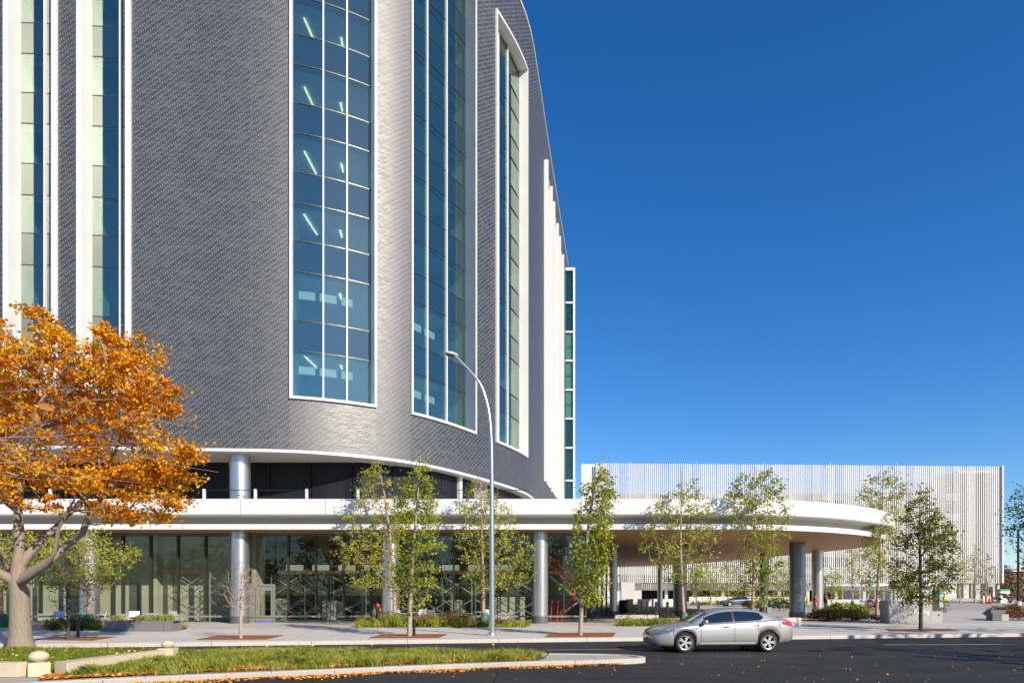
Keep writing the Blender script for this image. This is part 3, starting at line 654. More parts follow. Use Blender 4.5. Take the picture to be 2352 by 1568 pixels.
wall('low_wall','grey concrete wall at the garage entrance behind the green shrubs','wall',GX(1900,92),GX(2025,92),92,92.5,1.0,gconc)
# chain fence panels at the garage entry
fo=thing('mesh_fence','grey mesh fence panels across the garage entrance','fence',(GX(1940,110),110,SW))
b=MB()
for px in (1935,1958,1975,1994,2010,2030,2048): x=GX(px,110)-GX(1940,110); b.box(x-.06,x+.06,-.05,.05,0,2.9)
b.build('post',galv,fo)
b=MB(); xa=GX(1935,110)-GX(1940,110); xb=GX(2048,110)-GX(1940,110); b.box(xa,xb,-.03,.03,2.84,2.9); b.box(xa,xb,-.03,.03,.1,.16)
for k in range(60): x=xa+(xb-xa)*k/60; b.box(x-.012,x+.012,-.012,.012,.1,2.85)
b.build('mesh',galv,fo)
# far skyline
sk=thing('office_tower','distant pale blue office tower on the skyline above the autumn trees','building',(0,0,0))
Df=900.0; b=MB(); b.box(GX(2306,Df),GX(2313,Df),Df,Df+10,0,E+(HY-1302)/F*Df); b.box(GX(2313,Df),GX(2320,Df),Df,Df+10,0,E+(HY-1297)/F*Df); b.build('wall',mat('distant blue glass',(.16,.27,.45),.5,col2=(.22,.33,.5),scale=.2),sk)
Df=420.0; wh=thing('white_building','distant low white building behind the autumn trees at the right edge','building',(0,0,0))
b=MB(); b.box(GX(2322,Df),GX(2420,Df),Df,Df+20,0,E+(HY-1312)/F*Df,m=1); b.box(GX(2321,Df),GX(2420,Df),Df-1,Df+20,E+(HY-1312)/F*Df,E+(HY-1305)/F*Df); b.build('wall',[white,mat('distant dark band',(.10,.13,.14),.6)],wh)
# ================================================================ trees
def grow(root, trunk, centers, nleaf, lsize, lmat, bark, spread=.35, tip=.012, expo=.42, base_r=None, up=.35, sides=6, sub=2, flat=.75, rise=.3, crown='crown', maxr=None):
    """trunk: list of polylines [(x,y,z,r)...] (first = main stem). centres: (n,3) local. Twigs reach every leaf clump."""
    nodes=[]; par=[]; rad=[]; fixed=[]
    for li,line in enumerate(trunk):
        pp=-1
        if li>0:
            p0=np.array(line[0][:3]); pp=int(np.argmin([np.linalg.norm(np.array(n_)-p0) for n_ in nodes]))
        for i,(x,y,z,r) in enumerate(line):
            if li>0 and i==0: continue
            # densify
            a=np.array(line[i-1][:3]) if i>0 else None
            if a is not None:
                bpt=np.array((x,y,z)); m=max(1,int(np.linalg.norm(bpt-a)/.35)); r0=line[i-1][3]
                for k in range(1,m+1):
                    t=k/m; nodes.append(tuple(a+(bpt-a)*t)); par.append(pp); rad.append(r0+(r-r0)*t); fixed.append(True); pp=len(nodes)-1
            else: nodes.append((x,y,z)); par.append(-1); rad.append(r); fixed.append(True); pp=len(nodes)-1
    T=np.array(nodes); zmin=T[:,2].min()
    C=np.array(centers); d=np.min(np.linalg.norm(C[:,None]-T[None],axis=2),axis=1); C=C[np.argsort(d)]
    cap=len(T)+len(C)*(sub+1)+5; NP=np.zeros((cap,3)); NP[:len(T)]=T; nn=len(T)
    ends=[]; low=C[:,2].min()
    ok0=np.array([z>zmin+(low-zmin)*.55 for z in T[:,2]]); okm=np.zeros(cap,bool); okm[:len(T)]=ok0
    for c in C:
        dv=c-NP[:nn]; dist=np.linalg.norm(dv,axis=1); cost=dist+np.maximum(0,-dv[:,2])*1.2+np.maximum(0,.25*dist-dv[:,2])*rise*2+(~okm[:nn])*50
        j=int(np.argmin(cost)); a=NP[j].copy(); L=np.linalg.norm(c-a); pp=j
        for k in range(1,sub+1):
            t=k/sub; p=a+(c-a)*t; p[2]-=math.sin(t*PI)*L*.10; p+=RNG.normal(size=3)*L*.035*(k<sub)
            NP[nn]=p; par.append(pp); rad.append(0); fixed.append(False); okm[nn]=True; pp=nn; nn+=1
        ends.append(pp)
    cnt=np.zeros(nn)
    for e in ends: cnt[e]+=1
    for i in range(nn-1,-1,-1):
        if par[i]>=0 and par[i]<i: cnt[par[i]]+=cnt[i]
    R_=np.zeros(nn)
    for i in range(nn): R_[i]=rad[i] if fixed[i] else tip*max(cnt[i],1)**expo
    if maxr:
        R_=np.where(np.array(fixed[:nn]),R_,np.minimum(R_,maxr))
    # tubes
    ch={}
    for i in range(nn): ch.setdefault(par[i],[]).append(i)
    used=set(); mb=MB()
    # trace chains: continue into the thickest child
    starts=[i for i in range(nn) if par[i]==-1]; stack=[(s,None) for s in starts]
    while stack:
        s_,p_=stack.pop(); chain=[]; 
        if p_ is not None: chain.append((p_,min(R_[p_],R_[s_]*1.25)))
        cur=s_
        while cur is not None:
            chain.append((cur,R_[cur])); kids_=ch.get(cur,[])
            if not kids_: nxt=None
            else:
                kids_=sorted(kids_,key=lambda q:-R_[q]); nxt=kids_[0]
                for q in kids_[1:]: stack.append((q,cur))
            cur=nxt
        if len(chain)>1:
            rr=[c_[1] for c_ in chain]; rr[-1]*=.5
            ns=sides+4 if rr[0]>.12 else (sides if rr[0]>.03 else 4)
            mb.tube([NP[c_[0]] for c_ in chain],rr,ns,caps=True)
    tr=mb.build('trunk',bark,root,smooth=True,angle=80)
    if nleaf:
        per=max(1,nleaf//len(C)); P=np.repeat(C,per,axis=0); n=len(P)
        sc=np.repeat(RNG.uniform(.55,1.25,len(C)),per)[:,None]
        off=RNG.normal(size=(n,3))*spread*sc*.62; off[:,2]*=flat
        # some leaves ride along the twigs
        P=P+off; m=int(n*.12)
        idx=RNG.integers(len(T),nn,m) if nn>len(T) else RNG.integers(0,nn,m)
        P[:m]=NP[idx]+RNG.normal(size=(m,3))*spread*.25
        leafcloud(crown,P,np.full(n,lsize),lmat,root,up=up)
    return tr
def prof_centers(prof, D, base, n, depth=1.0, jit=.0, hollow=.0):
    """clump centres inside a crown whose half-widths at each height follow prof: (y, xl, xr) in sight lines at distance D"""
    ys=np.array([p[0] for p in prof],float); xl=np.array([p[1] for p in prof],float); xr=np.array([p[2] for p in prof],float)
    out=[]; wmax=(xr-xl).max()
    while len(out)<n:
        y=RNG.uniform(ys.min(),ys.max()); a=np.interp(y,ys,xl); b=np.interp(y,ys,xr)
        if RNG.uniform()>(b-a)/wmax+.12: continue
        u=RNG.uniform(-1,1); v=RNG.uniform(-1,1)
        if u*u+v*v>1.05 : continue
        if u*u+v*v<hollow*hollow: continue
        x=(a+b)/2+u*(b-a)/2; d=v*(b-a)/2/F*D*depth
        p=PX(x,y,D); out.append((p[0]-base[0],d,p[2]-base[2]))
    return np.array(out)
def street_tree(name,label,D,trunkpx,prof,n,nleaf,lsize,lmat,bark,r0,group=None,cat='tree',spread=.3,tip=.007,hollow=0,depth=1.0,zb=SW,**k):
    bx=GX(trunkpx[0][0],D); root=thing(name,label,cat,(bx,D,zb),0,group)
    line=[]; m=len(trunkpx)
    for i,(x,y) in enumerate(trunkpx):
        p=PX(x,y,D); z=0 if i==0 else p[2]-zb
        line.append((p[0]-bx, 0.0, z, r0*(1-i/(m-.75))**.8 if i<m-1 else r0*.12))
    cc=prof_centers(prof,D,(bx,D,zb),n,depth,hollow=hollow)
    grow(root,[line],cc,nleaf,lsize,lmat,bark,spread=spread,tip=tip,maxr=r0*.45,**k); return root
GRP='young street trees in rusty grates'; BG='birches in the planting beds'
street_tree('street_tree','small dark leafless tree in the leftmost rusty grate behind the big maple',25.9,[(157,1470),(157,1400),(156,1340),(155,1290)],[(1285,150,162),(1310,125,190),(1345,105,212),(1385,108,205),(1400,140,175)],120,90,.07,leafR,barkd,.085,GRP,tip=.006)
street_tree('street_tree','bare sapling with a few brown leaves in the grate before the entrance door',26.4,[(553,1466),(553,1400),(554,1345),(556,1290)],[(1288,548,562),(1305,522,590),(1340,505,604),(1370,500,606),(1396,528,585)],170,420,.065,drym,barkl,.075,GRP,tip=.0055,spread=.22)
street_tree('street_tree','slim leafy green street tree in the rusty grate left of the tall lamp post',27.7,[(940,1461),(943,1370),(948,1280),(956,1180),(962,1110),(966,1038)],[(1033,960,972),(1070,945,988),(1130,912,992),(1190,905,1005),(1250,905,1028),(1310,900,1012),(1355,905,1000),(1400,925,965)],200,5200,.115,leafG,barkl,.105,GRP,spread=.27)
street_tree('street_tree','bright green street tree with a leaning top in the grate right of the lamp post',28.3,[(1333,1459),(1336,1380),(1345,1280),(1352,1200),(1368,1120),(1387,1052)],[(1048,1378,1395),(1085,1360,1405),(1125,1328,1408),(1180,1322,1415),(1240,1312,1408),(1300,1314,1398),(1350,1310,1392),(1385,1318,1372),(1400,1330,1352)],200,5300,.12,leafG,barkl,.10,GRP,spread=.27)
street_tree('street_tree','dark olive street tree with a broad pyramid crown in front of the concrete sign wall',32.5,[(2115,1446),(2115,1370),(2113,1280),(2112,1200),(2114,1115)],[(1112,2107,2126),(1150,2088,2142),(1200,2072,2165),(1250,2052,2200),(1300,2052,2196),(1350,2060,2176),(1388,2085,2150)],240,5200,.135,leafP,barkd,.11,GRP,spread=.30)
# birches
street_tree('birch_tree','birch with pale bark at the left edge behind the big maple trunk',35.5,[(2,1438),(3,1340),(8,1240)],[(1218,-40,60),(1260,-60,100),(1310,-60,80),(1350,-40,60)],160,3800,.12,leafB,barkb,.13,BG,spread=.4)
street_tree('birch_tree','sparse birch with orange bark beside the granite planter',35,[(205,1440),(203,1370),(196,1290),(200,1215)],[(1215,180,225),(1240,120,250),(1268,95,318),(1300,100,295),(1335,115,262),(1362,130,225)],220,5600,.12,leafB,barkb,.12,BG,spread=.29)
street_tree('birch_tree','leaning birch just left of the slim green street tree',36.5,[(907,1436),(905,1350),(897,1240),(884,1140),(868,1062)],[(1056,855,882),(1100,826,898),(1135,815,925),(1175,790,940),(1230,772,940),(1275,762,935),(1320,785,935),(1352,810,920)],215,4800,.125,leafB,barkb,.12,BG,spread=.28)
street_tree('birch_tree','birch with a dense crown directly behind the lamp post',36.5,[(1110,1436),(1110,1350),(1107,1240),(1104,1100)],[(1095,1090,1122),(1140,1060,1152),(1200,1048,1190),(1260,1052,1226),(1320,1060,1226),(1352,1080,1200)],215,4700,.125,leafB,barkb,.12,BG,spread=.29)
street_tree('birch_tree','airy birch with orange bark rising behind the hood of the silver car',37,[(1572,1435),(1568,1370),(1563,1250),(1566,1090)],[(1082,1555,1580),(1120,1530,1604),(1160,1500,1628),(1200,1483,1644),(1250,1458,1655),(1290,1500,1632),(1340,1530,1605)],195,3700,.125,leafB,barkb,.12,BG,spread=.29)
street_tree('birch_tree','greener multi branched birch rising behind the roof of the silver car',37,[(1728,1434),(1730,1350),(1734,1240),(1738,1072)],[(1066,1726,1748),(1100,1692,1788),(1140,1666,1806),(1190,1672,1822),(1240,1692,1802),(1300,1700,1792),(1350,1700,1780),(1390,1712,1762)],240,5400,.125,leafG,barkb,.12,BG,spread=.28)
street_tree('birch_tree','tall sparse birch at the rounded tip of the white canopy',44,[(2013,1424),(2017,1330),(2022,1230),(2030,1085)],[(1078,2024,2046),(1108,1992,2062),(1150,1980,2078),(1200,1988,2072),(1260,1985,2052),(1320,1988,2046),(1362,1996,2036)],240,4200,.14,leafB,barkb,.12,BG,spread=.42)
street_tree('shade_tree','dark leaved tree reaching in from the right edge of the plaza',34,[(2400,1442),(2398,1300),(2392,1200),(2385,1120)],[(1118,2345,2420),(1160,2318,2440),(1200,2326,2460),(1240,2330,2470),(1290,2345,2460)],190,2600,.12,leafD,barkd,.13,None,spread=.4)
bt=[(1632,88,1285,'leftmost small tree in the row before the garage openings'),(1672,88,1275,'second small tree in the row before the garage openings'),(1712,90,1268,'small tree behind the parked grey car'),
    (1800,84,1290,'small tree behind the big front canopy column'),(1958,86,1235,'small birch with a green bag behind the light green shrubs'),(2062,90,1290,'small tree above the left end of the sign wall'),
    (2090,94,1300,'small tree above the middle of the sign wall'),(2158,100,1225,'slender tree before the garage right of the sign wall'),(2205,104,1255,'yellowish slender tree before the right part of the garage'),
    (2240,106,1245,'yellow green tree before the garage stair corner'),(2266,106,1268,'thin reddish tree before the garage stair corner'),(1910,84,1292,'small tree beside the pedestrians'),(1600,92,1292,'small tree left of the row, beside the canopy column')]
for i,(px,D,yt,lab) in enumerate(bt):
    yb=HY+F*(E-SW)/D; mid=(yt+yb)/2; w=random.uniform(20,30)
    lm=leafB if i not in (10,) else leafR
    street_tree('plaza_tree',lab,D,[(px,yb),(px+random.uniform(-2,2),mid),(px+random.uniform(-3,3),yt+2)],[(yt,px-4,px+5),(yt+(yb-yt)*.3,px-w*.8,px+w*.8),(yt+(yb-yt)*.55,px-w,px+w),(yb-22,px-w*.7,px+w*.7)],
        80,1000 if i not in (8,9,10) else 650,.20,lm,barkb,.11,'small trees across the plaza',spread=.55,tip=.012)
# ---------------------------------------------------------------- the big maple
D=22.0; bx=GX(48,D); root=thing('maple_tree','large orange autumn maple with a thick forked trunk on the lawn','tree',(bx,D,SW))
def tp(x,y,r,d=0): p=PX(x,y,D); return (p[0]-bx,d,p[2]-SW,r)
lines=[[(0,0,0,.46),(0,0,.12,.385),tp(47,1462,.335),tp(46,1420,.30),tp(45,1370,.285),tp(44,1338,.30),tp(42,1300,.20),tp(44,1240,.165),tp(36,1170,.13,.1),tp(34,1090,.10,.3),tp(60,1000,.08,.5),tp(92,900,.06,.4),tp(118,800,.035,.2)],
 [tp(44,1338,.3),tp(72,1318,.17,-.1),tp(112,1300,.15,-.3),tp(140,1285,.135,-.4),tp(165,1255,.12,-.3),(*tp(190,1222,.11)[:3],.11),tp(216,1180,.09,-.2),tp(250,1120,.07,0),tp(300,1050,.05,.2),tp(350,980,.03,.3)],
 [tp(44,1338,.3),tp(75,1335,.12,-.4),tp(115,1322,.09,-.8),tp(165,1300,.075,-1.2),tp(192,1275,.06,-1.4),tp(210,1225,.05,-1.6),tp(260,1160,.035,-1.9)],
 [tp(44,1338,.3),tp(20,1322,.16,-.2),tp(-8,1300,.13,-.5),tp(-50,1270,.10,-.8),tp(-100,1200,.07,-.9)],
 [tp(46,1360,.29),tp(18,1345,.12,.5),tp(-12,1330,.10,.9),tp(-60,1290,.07,1.3),tp(-120,1200,.04,1.6)],
 [tp(43,1290,.19),tp(90,1200,.09,.9),tp(140,1110,.07,1.6),tp(190,1010,.05,1.8),tp(240,900,.03,1.6)],
 [tp(36,1170,.13,.1),tp(-20,1100,.07,-.8),tp(-70,1000,.05,-1.2)],
 [tp(34,1090,.10,.3),tp(120,1040,.06,-1.2),tp(180,960,.04,-1.8),tp(240,860,.025,-1.6)]]
blobs=[(100,738,20,22),(112,770,34,34),(50,800,58,44),(165,812,50,42),(268,765,20,22),(262,800,38,40),(352,800,22,20),(325,835,40,32),(245,870,85,55),(150,880,90,60),(60,900,90,75),(335,910,62,55),(398,892,32,18),(180,985,140,70),(345,995,55,42),(408,940,20,14),(430,1052,46,26),(462,1040,16,14),(380,1085,45,28),(60,1080,90,60),(205,1085,110,55),(330,1120,70,40),(395,1150,24,22),(110,1150,85,32),(330,1180,62,22),(230,1175,60,26),(-70,950,110,190),(408,1185,12,8)]
cc=[]; wts=np.array([b_[2]*b_[3] for b_ in blobs],float)**.85; wts/=wts.sum()
for i in RNG.choice(len(blobs),780,p=wts):
    cx,cy,rx,ry=blobs[i]; rx*=.86; ry*=.88; cx=cx if cx<220 else 220+(cx-220)*.93
    while True:
        q=RNG.uniform(-1,1,3)
        if q@q<1: break
    x=cx+q[0]*rx; y=cy+q[1]*ry; full=(3.4 if rx>60 else 2.0 if rx>35 else 1.0); d=q[2]*full
    p=PX(x,y,D); cc.append((p[0]-bx,d,p[2]-SW))
grow(root,lines,np.array(cc),38000,.13,leafO,barkm,spread=.34,tip=.009,expo=.45,sides=7,flat=.45,rise=.1,maxr=.06)
# burl and root flare
# ---------------------------------------------------------------- a nearer branch reaching in from the left
D=7.0; br=thing('overhanging_branch','thin bare branches with a few big brown leaves reaching in before the maple','branch',(GX(-220,D),D,E+(HY-1040)/F*D))
bo=(GX(-220,D),D,E+(HY-1040)/F*D)
def bp_(x,y,d=0): p=PX(x,y,D); return (p[0]-bo[0],d,p[2]-bo[2])
tw_=[[(-220,1040,.030),(-80,1030,.026),(20,1005,.018),(100,1000,.014),(160,992,.012),(230,985,.010),(290,967,.008),(300,962,.004)],
 [(-80,1030),(0,985),(60,958),(125,950),(170,915),(230,895),(300,880)],[(-80,1030),(10,1030),(60,1022),(120,1030),(210,1018),(290,1035),(350,1052),(480,1075)],
 [(-80,1060),(10,1052),(60,1078),(130,1092),(240,1098),(330,1110)],[(290,967),(340,962),(390,978),(440,984),(470,995)],[(20,1005),(60,1040),(120,1062),(180,1075),(240,1060)],
 [(60,958),(40,930),(0,905)],[(-60,900),(60,888),(160,884),(205,889)],[(160,992),(210,1005),(260,1012)],[(280,970),(300,1000),(318,1015)],[(-60,1080),(60,1100),(150,1105)],[(100,1000),(140,975),(160,968)],[(430,985),(455,975),(462,965)],[(120,1030),(150,1010),(165,1000)],[(-40,1010),(30,1000),(80,1015),(150,1030)],[(-40,990),(20,975),(90,985),(130,1000)],
 [(-60,1045),(0,1040),(60,1052),(130,1048),(190,1058)],[(60,1078),(100,1070),(160,1085),(220,1082)]]
b=MB()
for k,l in enumerate(tw_):
    pts=[bp_(p[0],p[1],RNG.uniform(-.12,.12)+.25*math.sin(k)) for p in l]
    sm=smooth(pts,.06); n=len(sm)
    r=[(.0075 if len(l[0])<3 and k<4 else .0055)*(1-.65*i/n) for i in range(n)] if k else list(np.interp(np.linspace(0,1,n),np.linspace(0,1,len(l)),[p[2]*.55 for p in l]))
    b.tube(sm,r,6)
b.build('branch',twigm,br,smooth=True,angle=80)
lv=[(102,968,30,15,90),(82,955,26,34,20),(112,938,24,40,-20),(358,985,13,30,-55),(385,990,10,26,-60),(458,966,9,22,80),(462,985,6,14,-60),(440,1000,14,10,20),(430,984,18,6,5),(350,955,10,20,80),(312,968,20,9,-10),(200,1037,16,12,30),(165,1010,20,12,50),(225,945,12,26,-60),(398,998,8,12,60),(370,1025,10,12,70),(60,868,16,26,0),(30,880,22,12,0),(270,1052,14,10,10),(345,1045,9,26,80),(250,890,16,10,20),(315,880,18,12,-10),(178,955,12,20,-60),(5,1050,30,10,-5),(480,1010,8,12,60)]
vs=[];fs=[]
for (x,y,w,h,a) in lv:
    L=max(w,h)*.9/F*D; Wd=min(w,h)*.8/F*D; ang=R(a if w<h or a else 0); c=np.array(bp_(x,y,RNG.uniform(-.3,.2)))
    u=np.array((math.cos(ang),RNG.uniform(-.4,.4),math.sin(ang))); u/=np.linalg.norm(u); v=np.cross(u,(RNG.uniform(-.5,.5),1,RNG.uniform(-.4,.4))); v/=np.linalg.norm(v); nn=np.cross(u,v)
    b0=len(vs); prof=[(-1,0),(-.55,.62),(0,.95),(.5,.6),(1,0)]
    for t,wd in prof:
        for sgn in ((0,) if wd==0 else (-1,0,1)):
            vs.append(tuple(c+u*t*L/2+v*sgn*wd*Wd/2+nn*(abs(sgn)*wd*Wd*.16-t*t*L*.1)))
    fs+=[(b0,b0+1,b0+2),(b0,b0+2,b0+3),(b0+1,b0+4,b0+5,b0+2),(b0+2,b0+5,b0+6,b0+3),(b0+4,b0+7,b0+8,b0+5),(b0+5,b0+8,b0+9,b0+6),(b0+7,b0+10,b0+8),(b0+8,b0+10,b0+9)]
b=MB(); b.add(vs,fs); b.build('leaves',nearleaf,br,smooth=True,angle=180)
# distant autumn wood
Wc=[]
for i in range(420):
    x=RNG.uniform(170,330); y=RNG.uniform(215,300); h=RNG.uniform(2,11)*(1 if x>185 else .8); Wc.append((x,y,h))
Wc=np.array(Wc); P=np.repeat(Wc,60,axis=0); P=P+RNG.normal(size=P.shape)*np.array((2.4,2.4,1.7)); P[:,2]=np.abs(P[:,2])
o=leafcloud('autumn_wood',P,np.full(len(P),1.0),leafW,None); tag(o,'distant mass of orange and green autumn trees at the right edge','trees',kind='stuff')
# ================================================================ grass, ground cover, fallen leaves
def inpoly(P,poly):
    x,y=P[:,0],P[:,1]; ins=np.zeros(len(P),bool); n=len(poly); j=n-1
    for i in range(n):
        xi,yi=poly[i]; xj,yj=poly[j]; c=((yi>y)!=(yj>y))&(x<(xj-xi)*(y-yi)/(yj-yi+1e-12)+xi); ins^=c; j=i
    return ins
def scatter(poly,n):
    a=np.array(poly); lo=a.min(0); hi=a.max(0); out=[]; t=0
    while t<n:
        P=RNG.uniform(lo,hi,(n*2,2)); P=P[inpoly(P,poly)]; out.append(P); t+=len(P)
    return np.concatenate(out)[:n]
def wob(P,s,seed=0):
    x,y=P[:,0]*s+seed,P[:,1]*s*1.3-seed; return (np.sin(x*1.7+np.sin(y*2.1))+np.sin(y*2.9+1.3*np.sin(x*1.1))+np.sin((x+y)*4.3))/3
def blades(name,poly,n,h,w,m,label,z0=SW,clump=True,cat='grass',lean=.5,parent=None,kind='stuff',tuft=0):
    P=scatter(poly,n)
    if tuft:
        Tc=scatter(poly,tuft); P=Tc[RNG.integers(0,tuft,n)]+RNG.normal(size=(n,2))*.10
        hh0=RNG.uniform(.6,1.35,tuft)
    H=h*RNG.uniform(.45,1.15,n)*(1+.45*wob(P,.9)) if clump else h*RNG.uniform(.6,1.1,n)
    H=np.maximum(H,.02); a=RNG.uniform(0,2*PI,n); ld=RNG.uniform(0,2*PI,n); le=RNG.uniform(.1,1,n)*lean*H
    B=np.column_stack([P,np.full(n,z0)]); s=np.column_stack([np.cos(a),np.sin(a),np.zeros(n)])*(w*RNG.uniform(.6,1.3,n))[:,None]
    lv_=np.column_stack([np.cos(ld)*le,np.sin(ld)*le,np.zeros(n)])
    M1=B+lv_*.35+np.column_stack([np.zeros((n,2)),H*.6]); Tt=B+lv_+np.column_stack([np.zeros((n,2)),H])
    V=np.stack([B-s,B+s,M1+s*.8,Tt,M1-s*.8],1).reshape(-1,3)
    o=npmesh(name,V,np.arange(5*n).reshape(n,5),m,parent,k=5)
    if label: tag(o,label,cat,kind=kind)
    return o
blades('tall_grass',BED,85000,.19,.0055,grassm,'uncut tufted green grass with dry stems along the median island',lean=1.25,tuft=900)
blades('lawn_grass',LAWN,60000,.085,.006,leafmat('lawn blades',[(.09,.13,.015),(.20,.29,.02),(.33,.40,.03)],trans=.4,nscale=2),'short green lawn strewn with leaves under the big maple',z0=SW+.03,lean=.8)
def litter(name,P,size,m,label,z0):
    n=len(P); C=np.column_stack([P,z0+RNG.uniform(.004,.03,n)])
    N=RNG.normal(size=(n,3))*.45; N[:,2]=1; N/=np.linalg.norm(N,axis=1)[:,None]; A=RNG.normal(size=(n,3)); U=np.cross(N,A); U/=np.linalg.norm(U,axis=1)[:,None]; Wv=np.cross(N,U); s=(size*RNG.uniform(.5,1.3,n))[:,None]
    V=np.stack([C+U*s*.5,C+Wv*s*.38+N*s*.15,C-U*s*.5,C-Wv*s*.38+N*s*.12],1).reshape(-1,3)
    return tag(npmesh(name,V,np.arange(4*n).reshape(n,4),m),label,'leaves',kind='stuff')
near=[(-10.4,13.4),(-7.8,14.65),(-4.05,16.1),(-1.5,17.1),(1.2,17.95),(3.0,18.4)]
nc=Curve(near,.3)
q=RNG.uniform(0,nc.L,4200); off=np.abs(RNG.normal(size=4200))*.22*(1+.7*np.sin(q*2.2))*np.clip(1.15-q/nc.L*.75,.3,1.2); P=np.array([nc.at(a,o_+.02) for a,o_ in zip(q,off)])
litter('gutter_leaves',P,.085,fallm,'orange fallen leaves drifted in the gutter of the median kerb',.0)
q=RNG.uniform(0.6,nc.L-2.4,8000); P=np.array([nc.at(a,-(.42+abs(RNG.normal())*.38)) for a in q])
litter('bed_leaves',P,.085,fallm,'orange and red fallen leaves along the front of the grass bed',SW+.015)
P=scatter(LAWN,1500); litter('lawn_leaves',P,.085,fallm,'scattered fallen leaves lying on the lawn',SW+.09)
P=scatter(BED,1500); litter('grass_leaves',P,.08,fallm,'fallen leaves caught in the tall grass',SW+.08)
P=np.column_stack([RNG.uniform(-8,16,520),RNG.uniform(10,21.5,520)]); isl=inpoly(P,ISL); P=P[~isl]
litter('road_leaves',P,.055,fallm,'single fallen leaves scattered on the dark asphalt',.004)

# yellow flowers in the grass
P=scatter(BED,16); petal=mat('yellow petals',(.85,.62,.03),.6)
for i,p in enumerate(P[:9]):
    fl=MB(); fl.tube([(0,0,0),(0.01,0,.40)],.004,4); o=fl.build('stem',leafY,None)
    t_=thing('dandelion',None,'flower',(p[0],p[1],SW),0,'yellow flowers in the median grass'); t_['label']='small yellow flower standing up from the tall median grass'; o.parent=t_
    fl=MB(); fl.lathe([(.008,.39),(.035,.41),(.03,.43),(.008,.435)],8); fl.build('blossom',petal,t_)
leafYl=leafmat('yellow flower stalks',[(.45,.36,.03),(.65,.50,.04),(.40,.42,.05)],trans=.3)
# planting beds behind the sidewalk
def bed(name,label,poly,spec,zs=SW):
    slab('planting_soil',poly,zs-.05,zs+.02,soil)
    first=None
    for k,(kind,n,h,m,x) in enumerate(spec):
        if kind=='b': o=blades(name,poly,n,h,.010,m,None,z0=zs,tuft=max(12,n//70),lean=.5)
        elif kind=='p':
            P=scatter(poly,n//25); P=np.repeat(P,25,axis=0); P=P+RNG.normal(size=P.shape)*x; o=leafcloud(name,np.column_stack([P,zs+h*RNG.uniform(.55,1.05,len(P))]),np.full(len(P),.07),m,None)
        else:
            P=scatter(poly,n//30); P=np.repeat(P,30,axis=0); P=P+RNG.normal(size=P.shape)*x; H=np.abs(RNG.normal(size=len(P)))*h*.5*(1+.5*wob(P,1.1,3))
            o=leafcloud(name,np.column_stack([P,zs+.03+H]),np.full(len(P),.085),m,None)
        if first is None: first=o; tag(o,label,'plants',kind='stuff')
        else:
            me=o.data; o.parent=first; o.name='flower_heads'; o['kind']='stuff'
bed('perennial_bed','tall mixed perennials with russet plumes and yellow stems behind the lamp post',[(GX(818,34.9),34.9),(GX(1085,34.9),34.9),(GX(1080,37.3),37.3),(GX(840,37.3),37.3)],[('l',3200,.36,leafG,.16),('b',6000,.55,grassm,0),('p',1300,.80,leafR,.10),('p',900,.55,leafR,.10),('p',500,.36,leafYl,.05)])
bed('perennial_bed','low yellow green plants right of the lamp post',[(GX(1085,35.0),35.0),(GX(1200,35.0),35.0),(GX(1216,36.6),36.6),(GX(1085,36.6),36.6)],[('l',1500,.22,leafG,.15),('b',3500,.30,grassm,0),('p',350,.36,leafR,.1)])
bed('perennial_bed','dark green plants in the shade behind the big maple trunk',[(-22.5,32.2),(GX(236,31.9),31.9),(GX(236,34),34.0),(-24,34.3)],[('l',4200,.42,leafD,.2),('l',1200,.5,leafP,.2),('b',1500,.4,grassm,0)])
bed('perennial_bed','low plants with dark and bright clumps before the low seat wall under the canopy',[(GX(1417,36),36),(GX(1560,36),36),(GX(1560,38.6),38.6),(GX(1428,38.6),38.6)],[('l',1500,.30,leafY,.15),('l',1500,.45,leafP,.15),('b',1500,.35,grassm,0)])
bed('perennial_bed','thin grasses growing out of the granite planter',[(-19.0,31.3),(-16.0,31.3),(-16.0,31.9),(-19.0,31.9)],[('b',900,.30,grassm,0),('l',160,.3,leafR,.05)],zs=.60)
bed('perennial_bed','small clump of reddish plants right of the granite planter',[(GX(403,32.8),32.8),(GX(425,32.8),32.8),(GX(432,33.8),33.8),(GX(403,33.8),33.8)],[('l',420,.16,leafG,.08),('l',150,.22,leafR,.06)])
bed('garage_hedge','thin yellow green planting strip before the low garage wall',[(GX(1585,96),96),(GX(1665,96),96),(GX(1665,98),98),(GX(1585,98),98)],[('l',1500,.7,leafB,.3),('b',1500,.6,grassm,0)])
bed('garage_hedge','dark planting strip before the right end of the garage',[(GX(2170,112),112),(GX(2300,112),112),(GX(2300,116),116),(GX(2170,116),116)],[('l',2600,.9,leafD,.5),('l',1200,.9,leafR,.5)])
hedgem=leafmat('hedge leaves',[(.016,.026,.010),(.04,.05,.014),(.12,.085,.03),(.20,.14,.05)],[0,.45,.8,1],trans=.2)
